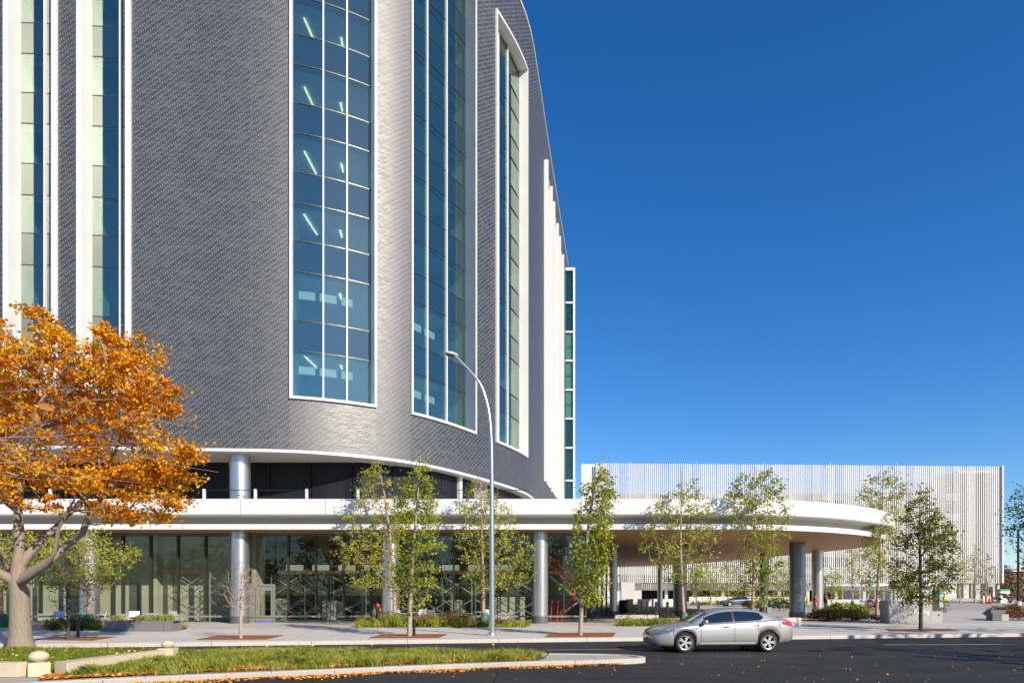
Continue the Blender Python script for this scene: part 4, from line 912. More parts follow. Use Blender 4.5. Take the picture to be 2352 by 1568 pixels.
def shrub(name,label,x0,x1,y0,y1,h,m,n,ls=.09,cat='hedge',group=None,taper=.5):
    t=thing(name,label,cat,((x0+x1)/2,(y0+y1)/2,SW),0,group); w=(x1-x0)/2; d=(y1-y0)/2; K=max(8,n//40)
    c=np.column_stack([RNG.uniform(-w,w,K),RNG.uniform(-d,d,K),np.zeros(K)]); edge=1-taper*np.maximum(np.abs(c[:,0]/w),np.abs(c[:,1]/d))**4
    c[:,2]=RNG.uniform(.1,1,K)**.6*h*edge*(1+.18*wob(c[:,:2],1.3,5))
    P=np.repeat(c,40,axis=0)+RNG.normal(size=(K*40,3))*np.array((.13,.13,.07)); P[:,2]=np.abs(P[:,2])
    b=MB()
    for i in range(0,K,3): b.tube([(c[i,0]*.9,c[i,1]*.9,0),tuple(c[i])],[.012,.005],4)
    b.build('stems',barkd,t); leafcloud('foliage',P,np.full(len(P),ls),m,t); return t
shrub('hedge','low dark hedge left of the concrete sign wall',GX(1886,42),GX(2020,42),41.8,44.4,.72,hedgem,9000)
shrub('shrub','light green leafy shrubs between the walking people and the sign wall',GX(1902,48),GX(1995,48),47.5,49.5,.95,leafY,3800,.13,'shrub')
shrub('shrub','reddish brown shrub behind the dark hedge and the sign wall',GX(1985,62),GX(2022,62),61,63,1.3,leafR,1500,.12,'shrub')
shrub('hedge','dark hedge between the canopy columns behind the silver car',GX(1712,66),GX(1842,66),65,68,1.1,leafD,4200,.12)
shrub('hedge','olive topped hedge in front of the garage behind the canopy columns',GX(1755,74),GX(1850,74),73,75,1.5,leafB,2600,.12)
shrub('shrub','rusty brown ornamental shrub beside the dark stone bench at the right edge',GX(2310,43.5),GX(2400,43.5),43.2,45.6,.92,leafR,5200,.09,'shrub')
shrub('shrub','brown shrubs around the far right lamp post',GX(2300,104),GX(2420,104),102,108,1.7,leafR,2600,.22,'shrub')
shrub('shrub','small bright shrub beside the worker',GX(2160,60),GX(2185,60),60.5,62,.5,leafG,600,.08,'shrub')

# trees of the park across the street, behind the viewer: they show in the shopfront glass and shade the street
Pc=[]
for i in range(46):
    x0_=-75+i*3.6+RNG.uniform(-1,1); y0_=-38+RNG.uniform(-4,4); hh=RNG.uniform(8,13)
    for k in range(26):
        u=RNG.normal(size=3)*np.array((1.5,1.5,.22*hh)); Pc.append((x0_+u[0],y0_+u[1],max(.6,hh*.55+u[2])))
for (x0_,y0_,hh) in ((31,14,11),(38,17,12),(27,8,11),(34,9,12),(45,19,12)):
    for k in range(40):
        u=RNG.normal(size=3)*np.array((1.7,1.7,2.2)); Pc.append((x0_+u[0],y0_+u[1],max(2.5,hh*.62+u[2])))
Pc=np.repeat(np.array(Pc),14,axis=0); Pc=Pc+RNG.normal(size=Pc.shape)*.6
o=leafcloud('park_trees',Pc,np.full(len(Pc),.55),leafW,None); tag(o,'mass of park trees across the street that is seen only in the glass','trees',kind='stuff')
# ================================================================ street objects
# tall lamp
D=28.3; lx=GX(1130,D); t=thing('street_lamp','tall silver street lamp with its arm bending left at the kerb','street lamp',(lx,D,SW))
b=MB(); pts=[(1130,1459),(1129.5,1200),(1128,1010),(1124,955),(1117,920),(1107,890),(1095,870),(1070,842),(1046,817)]
pp=[]; 
for x,y in pts: p=PX(x,y,D); pp.append((p[0]-lx,0,p[2]-SW))
pp[0]=(0,0,.02); sm=smooth(pp,.35); n=len(sm); zz=[p[2] for p in sm]
b.tube(sm,[.125-.075*i/n for i in range(n)],16); b.build('pole',galv,t,smooth=True,angle=80)
b=MB(); b.box(-.2,.2,-.2,.2,0,.03); 
for a in (-1,1):
    for c in (-1,1): b.tube([(a*.15,c*.15,.03),(a*.15,c*.15,.10)],.02,6)
b.lathe([(.20,.03),(.17,.12),(.13,.14)],16); b.build('base_plate',galv,t)
hx,_,hz=pp[-1]
b=MB(); M=Matrix.Translation((hx-.18,0,hz+.08))@Matrix.Rotation(R(8),4,'Y')
n=16; rings=[(-.32,.03,-.01,.03),(-.27,.11,-.05,.07),(-.1,.16,-.07,.10),(.08,.15,-.07,.09),(.2,.09,-.06,.05),(.3,.05,-.05,.02)]
vs=[];fs=[]
for x,w,z0,z1 in rings:
    for k in range(n): a=2*PI*k/n; s_=math.sin(a); vs.append((x,w*math.cos(a),(z1 if s_>0 else -z0)*s_))
for i in range(len(rings)-1):
    for k in range(n): fs.append((i*n+k,i*n+(k+1)%n,(i+1)*n+(k+1)%n,(i+1)*n+k))
fs+=[tuple(range(n-1,-1,-1)),tuple((len(rings)-1)*n+k for k in range(n))]
b.add(vs,fs,0,M); b.build('lamp_head',mat('lamp housing',(.55,.56,.53),.4),t,smooth=True,angle=60)
b=MB(); b.box(-.2,.1,-.11,.11,-.075,-.06,0,M); b.build('lens',blackm,t)
# grates
for i,(q,lab) in enumerate([(((-18.7,25.8),(-16.1,25.4),(-16.45,27.6),(-18.8,27.0)),'rusty grate under the dark leafless tree at the left'),
    (((-12.3,25.75),(-9.66,26.05),(-9.78,28.4),(-12.55,28.3)),'rusty grate around the bare sapling'),(((-5.8,26.75),(-2.96,26.95),(-2.84,29.3),(-5.7,29.1)),'rusty grate under the slim green tree left of the lamp post'),
    (((1.34,27.3),(4.2,27.5),(4.75,30.3),(1.75,30.1)),'rusty grate under the bright green tree right of the lamp post'),(((17.9,31.2),(21.6,31.8),(22.1,33.5),(18.6,33.0)),'rusty grate under the olive tree before the sign wall')]):
    cx=sum(p[0] for p in q)/4; cy=sum(p[1] for p in q)/4; b=MB()
    t=thing('tree_grate',lab,'tree grate',(cx,cy,SW),0,'rusty tree grates in the sidewalk')
    A=[Vector((p[0]-cx,p[1]-cy,0)) for p in q]
    def qp(u,v): return A[0]*(1-u)*(1-v)+A[1]*u*(1-v)+A[2]*u*v+A[3]*(1-u)*v
    vs=[];fs=[]; nx=28
    for k in range(nx):
        u0=k/nx; u1=u0+.72/nx
        for v0,v1 in ((0.02,.40),(.60,.98)) if 11<k<16 else ((.02,.98),):
            bb=len(vs); 
            for z in (.004,.022):
                for (u,v) in ((u0,v0),(u1,v0),(u1,v1),(u0,v1)): p=qp(u,v); vs.append((p.x,p.y,z))
            fs+=[(bb+4,bb+5,bb+6,bb+7),(bb,bb+1,bb+5,bb+4),(bb+1,bb+2,bb+6,bb+5),(bb+2,bb+3,bb+7,bb+6),(bb+3,bb,bb+4,bb+7)]
    b.add(vs,fs); b.build('slats',rust,t)
    b=MB(); b.add([tuple(qp(u,v)+Vector((0,0,.012))) for u,v in ((0,0),(1,0),(1,1),(0,1))],[(0,1,2,3)]); b.build('bed',mat('rusty grit',(.20,.07,.025),.9,col2=(.12,.05,.02),scale=20) if i==0 else bpy.data.materials['rusty grit'],t)
# low limestone walls, piers and stone balls
def pier(lab,x,y,w,d,h,rz,ballr,bh,lab2):
    t=thing('stone_pier',lab,'pier',(x,y,SW-.02),R(rz)); b=MB(); b.box(-w/2,w/2,-d/2,d/2,0,h); b.build('block',lime,t,bevel=.02)
    t2=thing('stone_ball',lab2,'stone ball',(x,y,SW-.02+h),R(rz)); b=MB(); b.lathe([(.06,-.001),(ballr*.6,.01)]+[(ballr*math.cos(a),bh/2+bh/2*math.sin(a)) for a in np.linspace(-1.0,1.5,12)]+[(.01,bh)],28); b.build('ball',lime,t2,smooth=True,angle=60)
pier('square limestone pier at the corner of the low wall near the bottom left',GX(82,14.75),14.85,.42,.40,.31,38,.20,.26,'large cream stone ball on the near pier at the bottom left')
pier('small limestone pier at the far end of the low wall by the street',GX(381,18.3),18.4,.42,.42,.33,8,.17,.21,'smaller cream stone ball on the far pier beside the street')
b=MB(); b.prism([(-10.42,15.06),(-10.0,14.86),(-9.50,18.2),(-9.80,18.2)],SW-.02,SW+.28); tag(b.build('garden_wall',lime,bevel=.015),'low cream limestone wall running from the near pier to the far pier','wall')
b=MB(); b.prism([(-16.5,15.0),(-10.95,14.66),(-10.90,14.92),(-16.5,15.28)],SW-.02,SW+.30); tag(b.build('garden_wall',lime,bevel=.015),'low cream limestone wall leaving the frame at the left edge','wall')
# granite planter
t=thing('granite_planter','long dark grey granite planter box beside the cafe tables','planter',(-17.5,31.6,SW)); b=MB()
for x0,x1 in ((-1.75,-.32),(-.30,1.12),(1.14,1.5)): b.box(x0,x1,-.5,-.44,0,.52)
b.box(-1.75,-1.69,-.44,.5,0,.52); b.box(1.44,1.5,-.44,.5,0,.52); b.box(-1.69,1.44,.44,.5,0,.52); b.box(-1.69,1.44,-.44,.44,0,.42,m=1); b.build('box',[mat('granite panels',(.14,.135,.13),.6,col2=(.19,.185,.18),scale=40),soil],t)
# bollard lights near trees
for px,D_,lab in ((951,28.4,'short black bollard light beside the slim green tree'),(179,27.1,'short black bollard light beside the leftmost leafless tree')):
    t=thing('bollard_light',lab,'bollard',(GX(px,D_),D_,SW)); b=MB(); b.tube([(0,0,0),(0,0,.55)],.06,12); b.build('post',blackm,t); b=MB(); b.lathe([(.075,.55),(.075,.68),(.05,.70)],12); b.build('head',blackm,t)
t=thing('fire_connection_post','red round cap on a black post beside the second column','post',(GX(866,36),36,SW)); b=MB(); b.tube([(0,0,0),(0,0,1.0)],.06,12); b.build('post',blackm,t)
b=MB(); M=Matrix.Translation((0,-.05,1.12))@Matrix.Rotation(R(90),4,'X'); b.lathe([(.15,-.05),(.16,.02),(.12,.09),(.04,.12)],20,0,M); b.build('cap',mat('red enamel',(.65,.02,.02),.35),t,smooth=True,angle=50)
# watering bags
for px,D_,lab in ((205,34.8,'green watering bag around the birch by the granite planter'),(913,36.3,'green watering bag around the leaning birch'),(1113,36.3,'dark green watering bag around the birch behind the lamp post'),(1572,36.8,'green watering bag around the birch behind the car hood'),(6,35.2,'dark green watering bag at the left edge'),(1958,85.6,'green watering bag at the small birch behind the light green shrubs')):
    t=thing('watering_bag',lab,'watering bag',(GX(px,D_),D_,SW),random.uniform(0,1),'green watering bags at tree trunks'); b=MB(); n=14; prof=[(.26,.0),(.30,.15),(.27,.4),(.20,.62),(.14,.72)]
    vs=[];fs=[]
    for r,z in prof:
        for k in range(n): a=2*PI*k/n; rr=r*(1+.10*math.sin(3*a+z*5)+.05*math.sin(5*a)); vs.append((rr*math.cos(a),rr*math.sin(a)*.8,z))
    for i in range(len(prof)-1):
        for k in range(n): fs.append((i*n+k,i*n+(k+1)%n,(i+1)*n+(k+1)%n,(i+1)*n+k))
    fs.append(tuple((len(prof)-1)*n+k for k in range(n))); b.add(vs,fs); b.build('bag',bagm,t,smooth=True)
# cafe furniture
def chair(lab):
    t=thing('cafe_chair',lab,'chair'); b=MB()
    for k in range(6): b.box(-.23,.23,-.22+k*.075,-.165+k*.075,.44,.46)
    b.build('seat',gchair,t); b=MB(); M=Matrix.Translation((0,.24,.47))@Matrix.Rotation(R(-14),4,'X')
    b.box(-.25,.25,-.012,.012,.08,.40,0,M); b.box(-.25,-.22,-.015,.015,-.03,.08,0,M); b.box(.22,.25,-.015,.015,-.03,.08,0,M); b.build('backrest',gchair,t)
    for sx in (-1,1):
        for sy in (-1,1):
            b=MB(); b.tube([(sx*.21,sy*.19,.44),(sx*.24,sy*.24,0)],.015,6); b.build('leg',gchair,t)
        b=MB(); b.tube([(sx*.26,-.2,.44),(sx*.27,-.2,.64),(sx*.27,.2,.66),(sx*.25,.28,.62)],.014,6); b.build('armrest',gchair,t)
    return t
c0=chair('grey metal cafe chair with a sunlit back left of the leftmost table')
chs=[(133,34.6,25,None),(228,34.9,-60,'grey metal cafe chair just right of the birch by the planter'),(306,34.6,20,'pale cafe chair behind the left half of the granite planter'),(386,34.6,-20,'grey cafe chair behind the right end of the granite planter'),
 (928,37.4,80,'low cafe chair at the left of the table behind the slim green tree'),(970,37.9,0,'cafe chair with bluish back behind the table by the slim green tree'),(998,37.2,150,'shaded cafe chair seen from the side behind the russet plumes'),
 (1078,37.6,75,'pale cafe chair at the left of the table behind the lamp post'),(1120,38.2,0,'cafe chair partly hidden behind the lamp post'),(1157,37.4,-80,'pale cafe chair facing left, right of the lamp post')]
for i,(px,D_,rz,lab) in enumerate(chs):
    loc=(GX(px,D_),D_,SW)
    if i==0: c0.location=loc; c0.rotation_euler=(0,0,R(rz)); c0['group']='cafe chairs before the shopfront'
    else: dup(c0,loc,R(rz),lab,'cafe chairs before the shopfront')
def table(lab):
    t=thing('cafe_table',lab,'table',(0,0,0),0,'cafe tables before the shopfront'); b=MB(); b.lathe([(.36,.71),(.38,.72),(.38,.745),(.36,.75)],28); b.build('tabletop',gchair,t); b=MB(); b.tube([(0,0,.03),(0,0,.71)],.035,10); b.build('leg',gchair,t); b=MB(); b.lathe([(.24,0),(.24,.02),(.05,.04)],20); b.build('foot',gchair,t); return t
t0=table('round cafe table between the two chairs left of the planter'); t0.location=(GX(178,34.7),34.7,SW)
for px,D_,lab in ((347,34.7,'round cafe table behind the granite planter'),(955,37.0,'round cafe table behind the slim green tree'),(1104,37.8,'round cafe table behind the lamp post and perennials')): dup(t0,(GX(px,D_),D_,SW),0,lab)
# bollards under the canopy
bl=None
for i,(px,D_,lab) in enumerate([(1467,65,'leftmost of the shaded bollards under the canopy'),(1475,62.8,'second shaded bollard from the left under the canopy'),(1487,61,'third shaded bollard from the left under the canopy'),(1499,79,'small far bollard between the third shaded one and the pale one'),(1507,56.5,'pale bollard in the sun left of the far round column'),
    (1516,81.7,'small pale far bollard before the far round column'),(1533,55.4,'tall sunlit white bollard right of the far round column'),(1605,54.4,'white bollard above the hood of the silver car')]):
    if bl is None:
        bl=thing('bollard',lab,'bollard',(GX(px,D_),D_,SW),0,'white bollards under the canopy'); b=MB(); b.lathe([(.12,0),(.12,.98),(.10,1.04),(.02,1.06)],18); b.build('post',white,bl,smooth=True,angle=40); b=MB(); b.lathe([(.135,0),(.135,.03)],18); b.build('collar',galv,bl)
    else: dup(bl,(GX(px,D_),D_,SW),0,lab)
t=thing('yellow_bollard','bright yellow bollard left of the pedestrian in red','bollard',(GX(1854.5,100),100,SW)); b=MB(); b.lathe([(.16,0),(.16,1.15),(.1,1.25),(.01,1.28)],14); b.build('post',mat('yellow paint',(.75,.55,.02),.5),t)
t=thing('sand_box','small bright yellow box on the low ledge under the canopy','box',(GX(1446,70),70.0,.72)); b=MB(); b.box(-.34,.34,-.25,.25,0,.48); b.build('box',mat('yellow plastic',(.80,.55,.02),.5),t,bevel=.02); b=MB(); b.box(-.36,.36,-.27,.27,.48,.56); b.build('lid',bpy.data.materials['yellow plastic'],t,bevel=.02)
wall('low_ledge','low pale ledge carrying the yellow box under the canopy','wall',GX(1430,69.6),GX(1464,69.6),69.6,70.4,.71,conc)
t=thing('waste_bin','black rounded waste bin beside the slender canopy column','bin',(GX(1432,60),60,SW)); b=MB(); b.lathe([(.36,0),(.44,.2),(.44,1.0),(.36,1.12),(.1,1.16)],18); b.build('body',blackm,t,smooth=True,angle=50)
wall('stone_bench','pale concrete bench block just behind the tail of the silver car','bench',12.6,15.75,36.0,36.6,.62,conc,bev=.02)
t=thing('utility_box','small grey box standing on the plaza above the car roof','box',(GX(1765.5,58),58,SW)); b=MB(); b.box(-.19,.19,-.15,.15,0,.5); b.box(-.205,.205,-.165,.165,.5,.54); b.build('cabinet',mat('grey box',(.24,.26,.29),.5),t,bevel=.01)
# sign wall
t=thing('sign_wall','concrete sign wall with white lettering behind the olive tree','sign',(22.4,39.5,SW)); sx=22.4
b=MB(); x1=GX(2145,39.9)-sx; b.prism([(.02,0),(x1,.55),(x1,1.1),(.02,.85)],0,1.36); b.build('wall',mat('board formed concrete',(.34,.32,.29),.8,col2=(.29,.275,.25),scale=2,bump=.1),t,bevel=.01)
b=MB(); b.prism([(x1+.01,.58),(x1+.75,.75),(x1+.75,1.2),(x1+.01,1.1)],0,.66); b.build('low_wing',mat('concrete low wing',(.34,.32,.29),.8),t,bevel=.01)
cu=bpy.data.curves.new('lettering','FONT'); cu.body='Building'; cu.size=.34; cu.extrude=.012; cu.align_x='RIGHT'; to=bpy.data.objects.new('lettering_curve',cu); COL.objects.link(to)
dg_=bpy.context.evaluated_depsgraph_get(); me=bpy.data.meshes.new_from_object(to.evaluated_get(dg_)); COL.objects.unlink(to); bpy.data.objects.remove(to)
lo=bpy.data.objects.new('lettering',me); me.materials.clear(); me.materials.append(mat('white letters',(.85,.85,.84),.5)); link(lo,t); an=math.atan2(.55,x1-.02); lx_=GX(2136,39.9)-sx; lo.location=(lx_,.55*(lx_/x1)-.02,1359*0+E-SW-(1409-1359)/F*39.8); lo.rotation_euler=(R(90),0,an)
# right side: pylons, cones, stone bench, lamp
for nm,lab,x,y,w,d,h in (('parking_pylon','grey pylon with a green cap right behind the sign wall',GX(2162.5,69),69,.42,1.3,2.0),('parking_pylon','pale wide pylon with a green cap near the far right lamp post',GX(2309,112),112,1.6,1.0,2.35)):
    t=thing(nm,lab,'sign',(x,y,SW),0,'pylons with green caps'); b=MB(); b.box(-w/2,w/2,0,d,0,h-.34); b.build('body',mat('pylon grey',(.42,.42,.40),.6) if w<1 else mat('pylon pale',(.55,.54,.50),.6),t); b=MB(); b.box(-w/2-.01,w/2+.01,-.01,d+.01,h-.34,h); b.build('cap',mat('green cap',(.03,.33,.13),.5),t)
def cone(lab,px,D_,h,w):
    t=thing('traffic_cone',lab,'traffic cone',(GX(px,D_),D_,SW),0,'orange cones at the barricade'); om=mat('cone orange',(.85,.16,.02),.5); b=MB(); b.box(-w,w,-w,w,0,.05); b.build('base',blackm,t); b=MB(); b.lathe([(w*.75,.05),(w*.2,h)],16); b.build('body',om,t)
    b=MB(); b.lathe([(w*.49,h*.5),(w*.38,h*.68)],16); b.build('band',white,t)
cone('short orange cone left of the white barricade',2257.5,106,1.0,.34); cone('tall orange cone right of the white barricade',2273.5,106,1.65,.34)
t=thing('barricade','white construction barricade between two orange cones','barrier',(GX(2265,106.5),106.5,SW)); b=MB(); b.box(-.5,.5,-.03,.03,.35,1.15); b.build('panel',white,t)
for s_ in (-1,1): b=MB(); b.tube([(s_*.42,-.3,0),(s_*.42,0,1.15),(s_*.42,.3,0)],.03,6); b.build('leg',galv,t)
t=thing('stone_bench','dark stepped stone bench with brown shrubs beside it at the right edge','bench',(31.5,42.9,SW)); b=MB(); b.box(-.35,.27,0,.5,0,.48); b.build('block',stone,t,bevel=.015); b=MB(); b.box(-.05,.95,.55,1.0,0,.68); b.build('back_block',mat('grey stone',(.13,.13,.13),.7),t,bevel=.015); b=MB(); b.box(.29,.75,.05,.5,0,.42); b.build('side_block',mat('pale stone',(.36,.35,.33),.7),t,bevel=.015)
D=92; t=thing('parking_lamp','black parking lot lamp post with two flat arms near the right edge','street lamp',(GX(2338.6,D),D,SW)); b=MB(); b.tube([(0,0,.6),(0,0,10.6)],[.16,.13],8); b.build('pole',blackm,t); b=MB(); b.lathe([(.38,0),(.38,.6)],16); b.build('base',gconc,t)
for s_ in (-1,1):
    b=MB(); b.tube([(0,0,10.5),(s_*1.0,0,10.55)],.06,6); b.build('arm',blackm,t); b=MB(); b.box(min(s_*1.0,s_*2.0),max(s_*1.0,s_*2.0),-.3,.3,10.5,10.62); b.build('lamp_head',blackm,t)
# scaffolds and red stair tower inside the unfinished room
gs=mat('scaffold green',(.10,.20,.12),.5); zs_=mat('scaffold zinc',(.42,.43,.41),.4,metal=.4); blu=mat('scaffold blue',(.04,.10,.42),.5); red=mat('red steel',(.65,.02,.03),.5)
def scaffold(lab,px,D_,w,m,lv=2,group='scaffold frames behind the glass'):
    t=thing('scaffold_frame',lab,'scaffold',(GX(px,D_),D_,.16),0,group)
    for x in (-w/2,w/2):
        b=MB()
        for y in (-.4,.4): b.tube([(x,y,0),(x,y,lv*1.55)],.03,6)
        for k in range(lv*4): b.tube([(x,-.4,.3+k*.38),(x,.4,.3+k*.38)],.02,5)
        b.build('frame',m,t)
    b=MB()
    for l in range(lv):
        z=l*1.55
        for y in (-.44,.44):
            b.tube([(-w/2,y,z+.2),(w/2,y,z+1.35)],.022,5); b.tube([(-w/2,y,z+1.35),(w/2,y,z+.2)],.022,5)
    b.build('cross_brace',zs_,t)
names=['behind the third pane left of the first column','just left of the first column','just right of the entrance door','in the second pane right of the entrance door','in the fourth pane right of the entrance door','left of the second column','right of the second column','behind the slim green tree','left of the lamp post','right of the lamp post behind the chairs','left of the third column']
for i,(px,D_,w,m,nm) in enumerate([(440,41.9,1.9,gs,names[0]),(520,41.9,1.7,zs_,names[1]),(662,42.8,1.9,gs,names[2]),(725,43.8,1.7,blu,names[3]),(800,42.8,2.1,gs,names[4]),(865,43.8,1.7,zs_,names[5]),(930,42.8,1.9,gs,names[6]),(1000,43.4,2.1,zs_,names[7]),(1050,42.8,1.9,gs,names[8]),(1130,43.0,2.1,gs,names[9]),(1200,42.8,1.9,blu,names[10])]):
    scaffold('scaffold frame with crossing braces '+nm,px,D_,w,m)
t=thing('red_stair','red steel stair flight leaning behind the glass right of the third column','stair',(GX(1285,42.5),42.5,.16)); b=MB()
for y in (-.35,.35):
    b.tube([(-.75,y,4.3),(.95,y,2.6),(.95,y,1.3)],.05,6); b.tube([(-.75,y,3.7),(.95,y,2.0)],.05,6)
for x,z in ((-.6,0),(-.2,0)): b.tube([(x,-.35,z),(x+.1,-.35,1.3)],.04,6)
b.tube([(0,-.35,.5),(.8,-.35,1.5)],.05,6); b.tube([(.1,-.35,.1),(.9,-.35,1.1)],.04,6)
b.build('stringer',red,t)
for k in range(9): b=MB(); x=-.7+k*.19; b.box(x-.1,x+.1,-.34,.34,3.66-k*.19,3.70-k*.19); b.build('tread',zs_,t)
t=thing('ramp_brace','long pale diagonal steel braces behind the glass right of the third column','brace',(GX(1300,43.4),43.4,.16)); b=MB(); b.tube([(-1.1,-.5,2.9),(1.3,-.5,.9)],.07,6); b.tube([(-.9,-.5,.0),(1.0,-.5,1.4)],.06,6); b.build('brace',zs_,t)
# ================================================================ cars
def interp(xs,ys,x): return np.interp(x,xs,ys)
def car(name,label,loc,rz,paint,rimm,scale=1):
    t=thing(name,label,'car',loc,rz); t.scale=(scale,)*3
    L=4.85; xf,xr=1.02,3.89; wr=.335; ar=.385
    xs=sorted(set(list(np.linspace(0,L,58))+[xf+ar*math.cos(a) for a in np.linspace(0,PI,22)]+[xr+ar*math.cos(a) for a in np.linspace(0,PI,22)]))
    xs=[xs[0]]+[x for i,x in enumerate(xs[1:]) if x-xs[i]>.004]
    def zb(x):
        z=interp([0,.15,.6,1.5,3.4,4.3,4.7,L],[.30,.22,.20,.21,.23,.27,.33,.42],x)
        for c in (xf,xr):
            if abs(x-c)<ar: z=max(z,.335+math.sqrt(ar*ar-(x-c)**2))
        return z
    def belt(x): return interp([0,.12,.4,.9,1.5,2.5,3.5,4.2,4.6,4.8,L],[.60,.68,.79,.88,.94,.99,1.04,1.08,1.06,.98,.86],x)
    def ctr(x): return interp([0,.1,.3,.7,1.2,1.5,3.6,4.1,4.5,4.72,4.8,L],[.66,.74,.84,.93,1.00,1.03,1.12,1.155,1.15,1.12,1.02,.88],x)
    def hw(x): return interp([0,.06,.2,.5,.9,1.6,3.3,4.2,4.6,4.78,L],[.55,.66,.78,.865,.90,.915,.915,.89,.84,.77,.66],x)
    b=MB(); vs=[]; fs=[]; secs=[]
    for x in xs:
        z0=zb(x); zt=belt(x); zc=ctr(x); w=hw(x); zt=max(zt,z0+.05)
        pr=[(.0,z0+.0),(w*.86,z0),(w*.965,z0+(zt-z0)*.10),(w*.992,z0+(zt-z0)*.28),(w*1.0,z0+(zt-z0)*.52),(w*.985,z0+(zt-z0)*.72),(w*.975,z0+(zt-z0)*.84),(w*.95,z0+(zt-z0)*.95),(w*.90,zt+.012),(w*.74,zt+(zc-zt)*.55+.01),(w*.4,zc-(zc-zt)*.12),(0,zc)]
        secs.append([(x,-y,z) for y,z in pr]+[(x,y,z) for y,z in pr[-2:0:-1]])
    K=len(secs[0])
    for s_ in secs: vs+=s_
    for i in range(len(secs)-1):
        for k in range(K): k2=(k+1)%K; fs.append((i*K+k,(i+1)*K+k,(i+1)*K+k2,i*K+k2))
    fs.append(tuple(range(K))); fs.append(tuple((len(secs)-1)*K+k for k in range(K-1,-1,-1)))
    b.add(vs,fs); b.build('body',paint,t,smooth=True,angle=50)
    # greenhouse
    RXs=[1.33,1.6,1.9,2.15,2.45,2.8,3.15,3.45,3.75,4.0,4.25,4.38]; RZs=[1.02,1.17,1.325,1.405,1.455,1.475,1.465,1.435,1.37,1.285,1.19,1.14]
    gx=np.linspace(1.33,4.38,44); rows=10; gv=[]; gf=[]; gm=[]
    for x in gx:
        zr=float(np.interp(x,RXs,RZs)); zb_=belt(x)-.01; wb_=hw(x)*.90; wt=interp([1.33,2.1,2.8,3.6,4.38],[.72,.58,.56,.56,.72],x)*.98
        ring=[]
        zs2=max(zr-.055,zb_+.002)
        for k in range(rows):
            tt=k/(rows-1); y=wb_+(wt+.06-wb_)*(tt**1.15); z=zb_+(zs2-zb_)*tt; ring.append((x,-y,z))
        ring.append((x,-wt*.92,zr-.02 if zr-.02>zb_ else zb_+.01)); ring.append((x,-wt*.5,zr)); ring.append((x,0,zr+.005))
        ring=ring+[(p[0],-p[1],p[2]) for p in ring[-2::-1]]; gv+=ring; K2=len(ring)
    glassf=[];paintf=[];pilf=[]
    for i in range(len(gx)-1):
        x=(gx[i]+gx[i+1])/2; zr=float(np.interp(x,RXs,RZs))
        for k in range(K2-1):
            f=(i*K2+k,(i+1)*K2+k,(i+1)*K2+k+1,i*K2+k+1); kk=min(k,K2-2-k)
            side=kk<rows-1
            if side:
                h0=belt(x)-.01; h1=zr-.055; tt=(kk+.5)/(rows-1); z=h0+(h1-h0)*tt
                inside= tt<.93 and h1-h0>.10
                cpl=3.60+(1.40-z)*.25 if z>1.2 else 3.75-(1.2-z)*.9
                if x>3.74-max(0,(z-1.20))*.9-max(0,1.12-z)*2.5: inside=False
                if x<1.62+(z-1.0)*.55: inside=False
                if inside and 2.66<x<2.76: pilf.append(f)
                elif inside: glassf.append(f)
                else: paintf.append(f)
            else:
                (glassf if (1.36<x<2.12 or 3.68<x<4.30) and kk>=rows else paintf).append(f)
    def part(fl,nm,m):
        if not fl: return
        idx=sorted({i for f in fl for i in f}); mp={a:b_ for b_,a in enumerate(idx)}; q=MB(); q.add([gv[i] for i in idx],[tuple(mp[i] for i in f) for f in fl]); return q.build(nm,m,t,smooth=True,angle=50)
    part(paintf,'roof',paint); part(glassf,'windows',bpy.data.materials['car glass']); part(pilf,'pillar',blackm)
    tyre=bpy.data.materials['tyre rubber']
    for wx in (xf,xr):
        for sd in (-1,1):
            M=Matrix.Translation((wx,sd*.78,.335))@Matrix.Rotation(R(90),4,'X'); hwid=.11
            q=MB(); q.lathe([(.225,-hwid),(.30,-hwid),(.328,-hwid*.75),(wr,-hwid*.3),(wr,hwid*.3),(.328,hwid*.75),(.30,hwid),(.225,hwid)],40,0,M,caps=False); q.lathe([(.22,-.02),(.22,.02)],24,0,M); wo=q.build('wheel',tyre,t,smooth=True,angle=40)
            q=MB(); q.lathe([(.235,-.112),(.228,-.118),(.215,-.112),(.20,-.06),(.20,.06),(.215,.112),(.228,.118),(.235,.112)],36,0,M,caps=False); 
            side=1 if sd<0 else -1
            for k in range(10):
                a=2*PI*(k//2)/5+(.16 if k%2 else -.16); M2=M@Matrix.Rotation(a,4,'Z'); q.box(.03,.222,-.019,.019,side*.085-.012,side*.085+.02,0,M2)
            q.lathe([(.06,side*.08-.02),(.06,side*.08+.03)],16,0,M); o=q.build('rim',rimm,None,smooth=True,angle=35); o.parent=wo
            q=MB(); q.lathe([(.378,-.16),(.378,.10)],24,0,Matrix.Translation((wx,sd*.70,.345))@Matrix.Rotation(R(90),4,'X')); q.build('wheel_well',blackm,t)
    for sd in (-1,1):
        y=lambda x,dz=0: sd*(hw(x)*.985+.004)
        # head lamp wraps the corner
        q=MB(); pts=[]
        for x,za,zb2 in ((.10,.60,.70),(.22,.62,.745),(.38,.655,.775),(.55,.70,.80),(.68,.755,.81)): pts+=[(x,sd*(hw(x)*1.0+.004),za),(x,sd*(hw(x)*.93+.01),zb2)]
        q.add(pts,[(2*i,2*i+2,2*i+3,2*i+1) if sd<0 else (2*i+1,2*i+3,2*i+2,2*i) for i in range(4)]); q.build('headlight',bpy.data.materials['lamp glass'],t,smooth=True)
        q=MB(); pts=[]
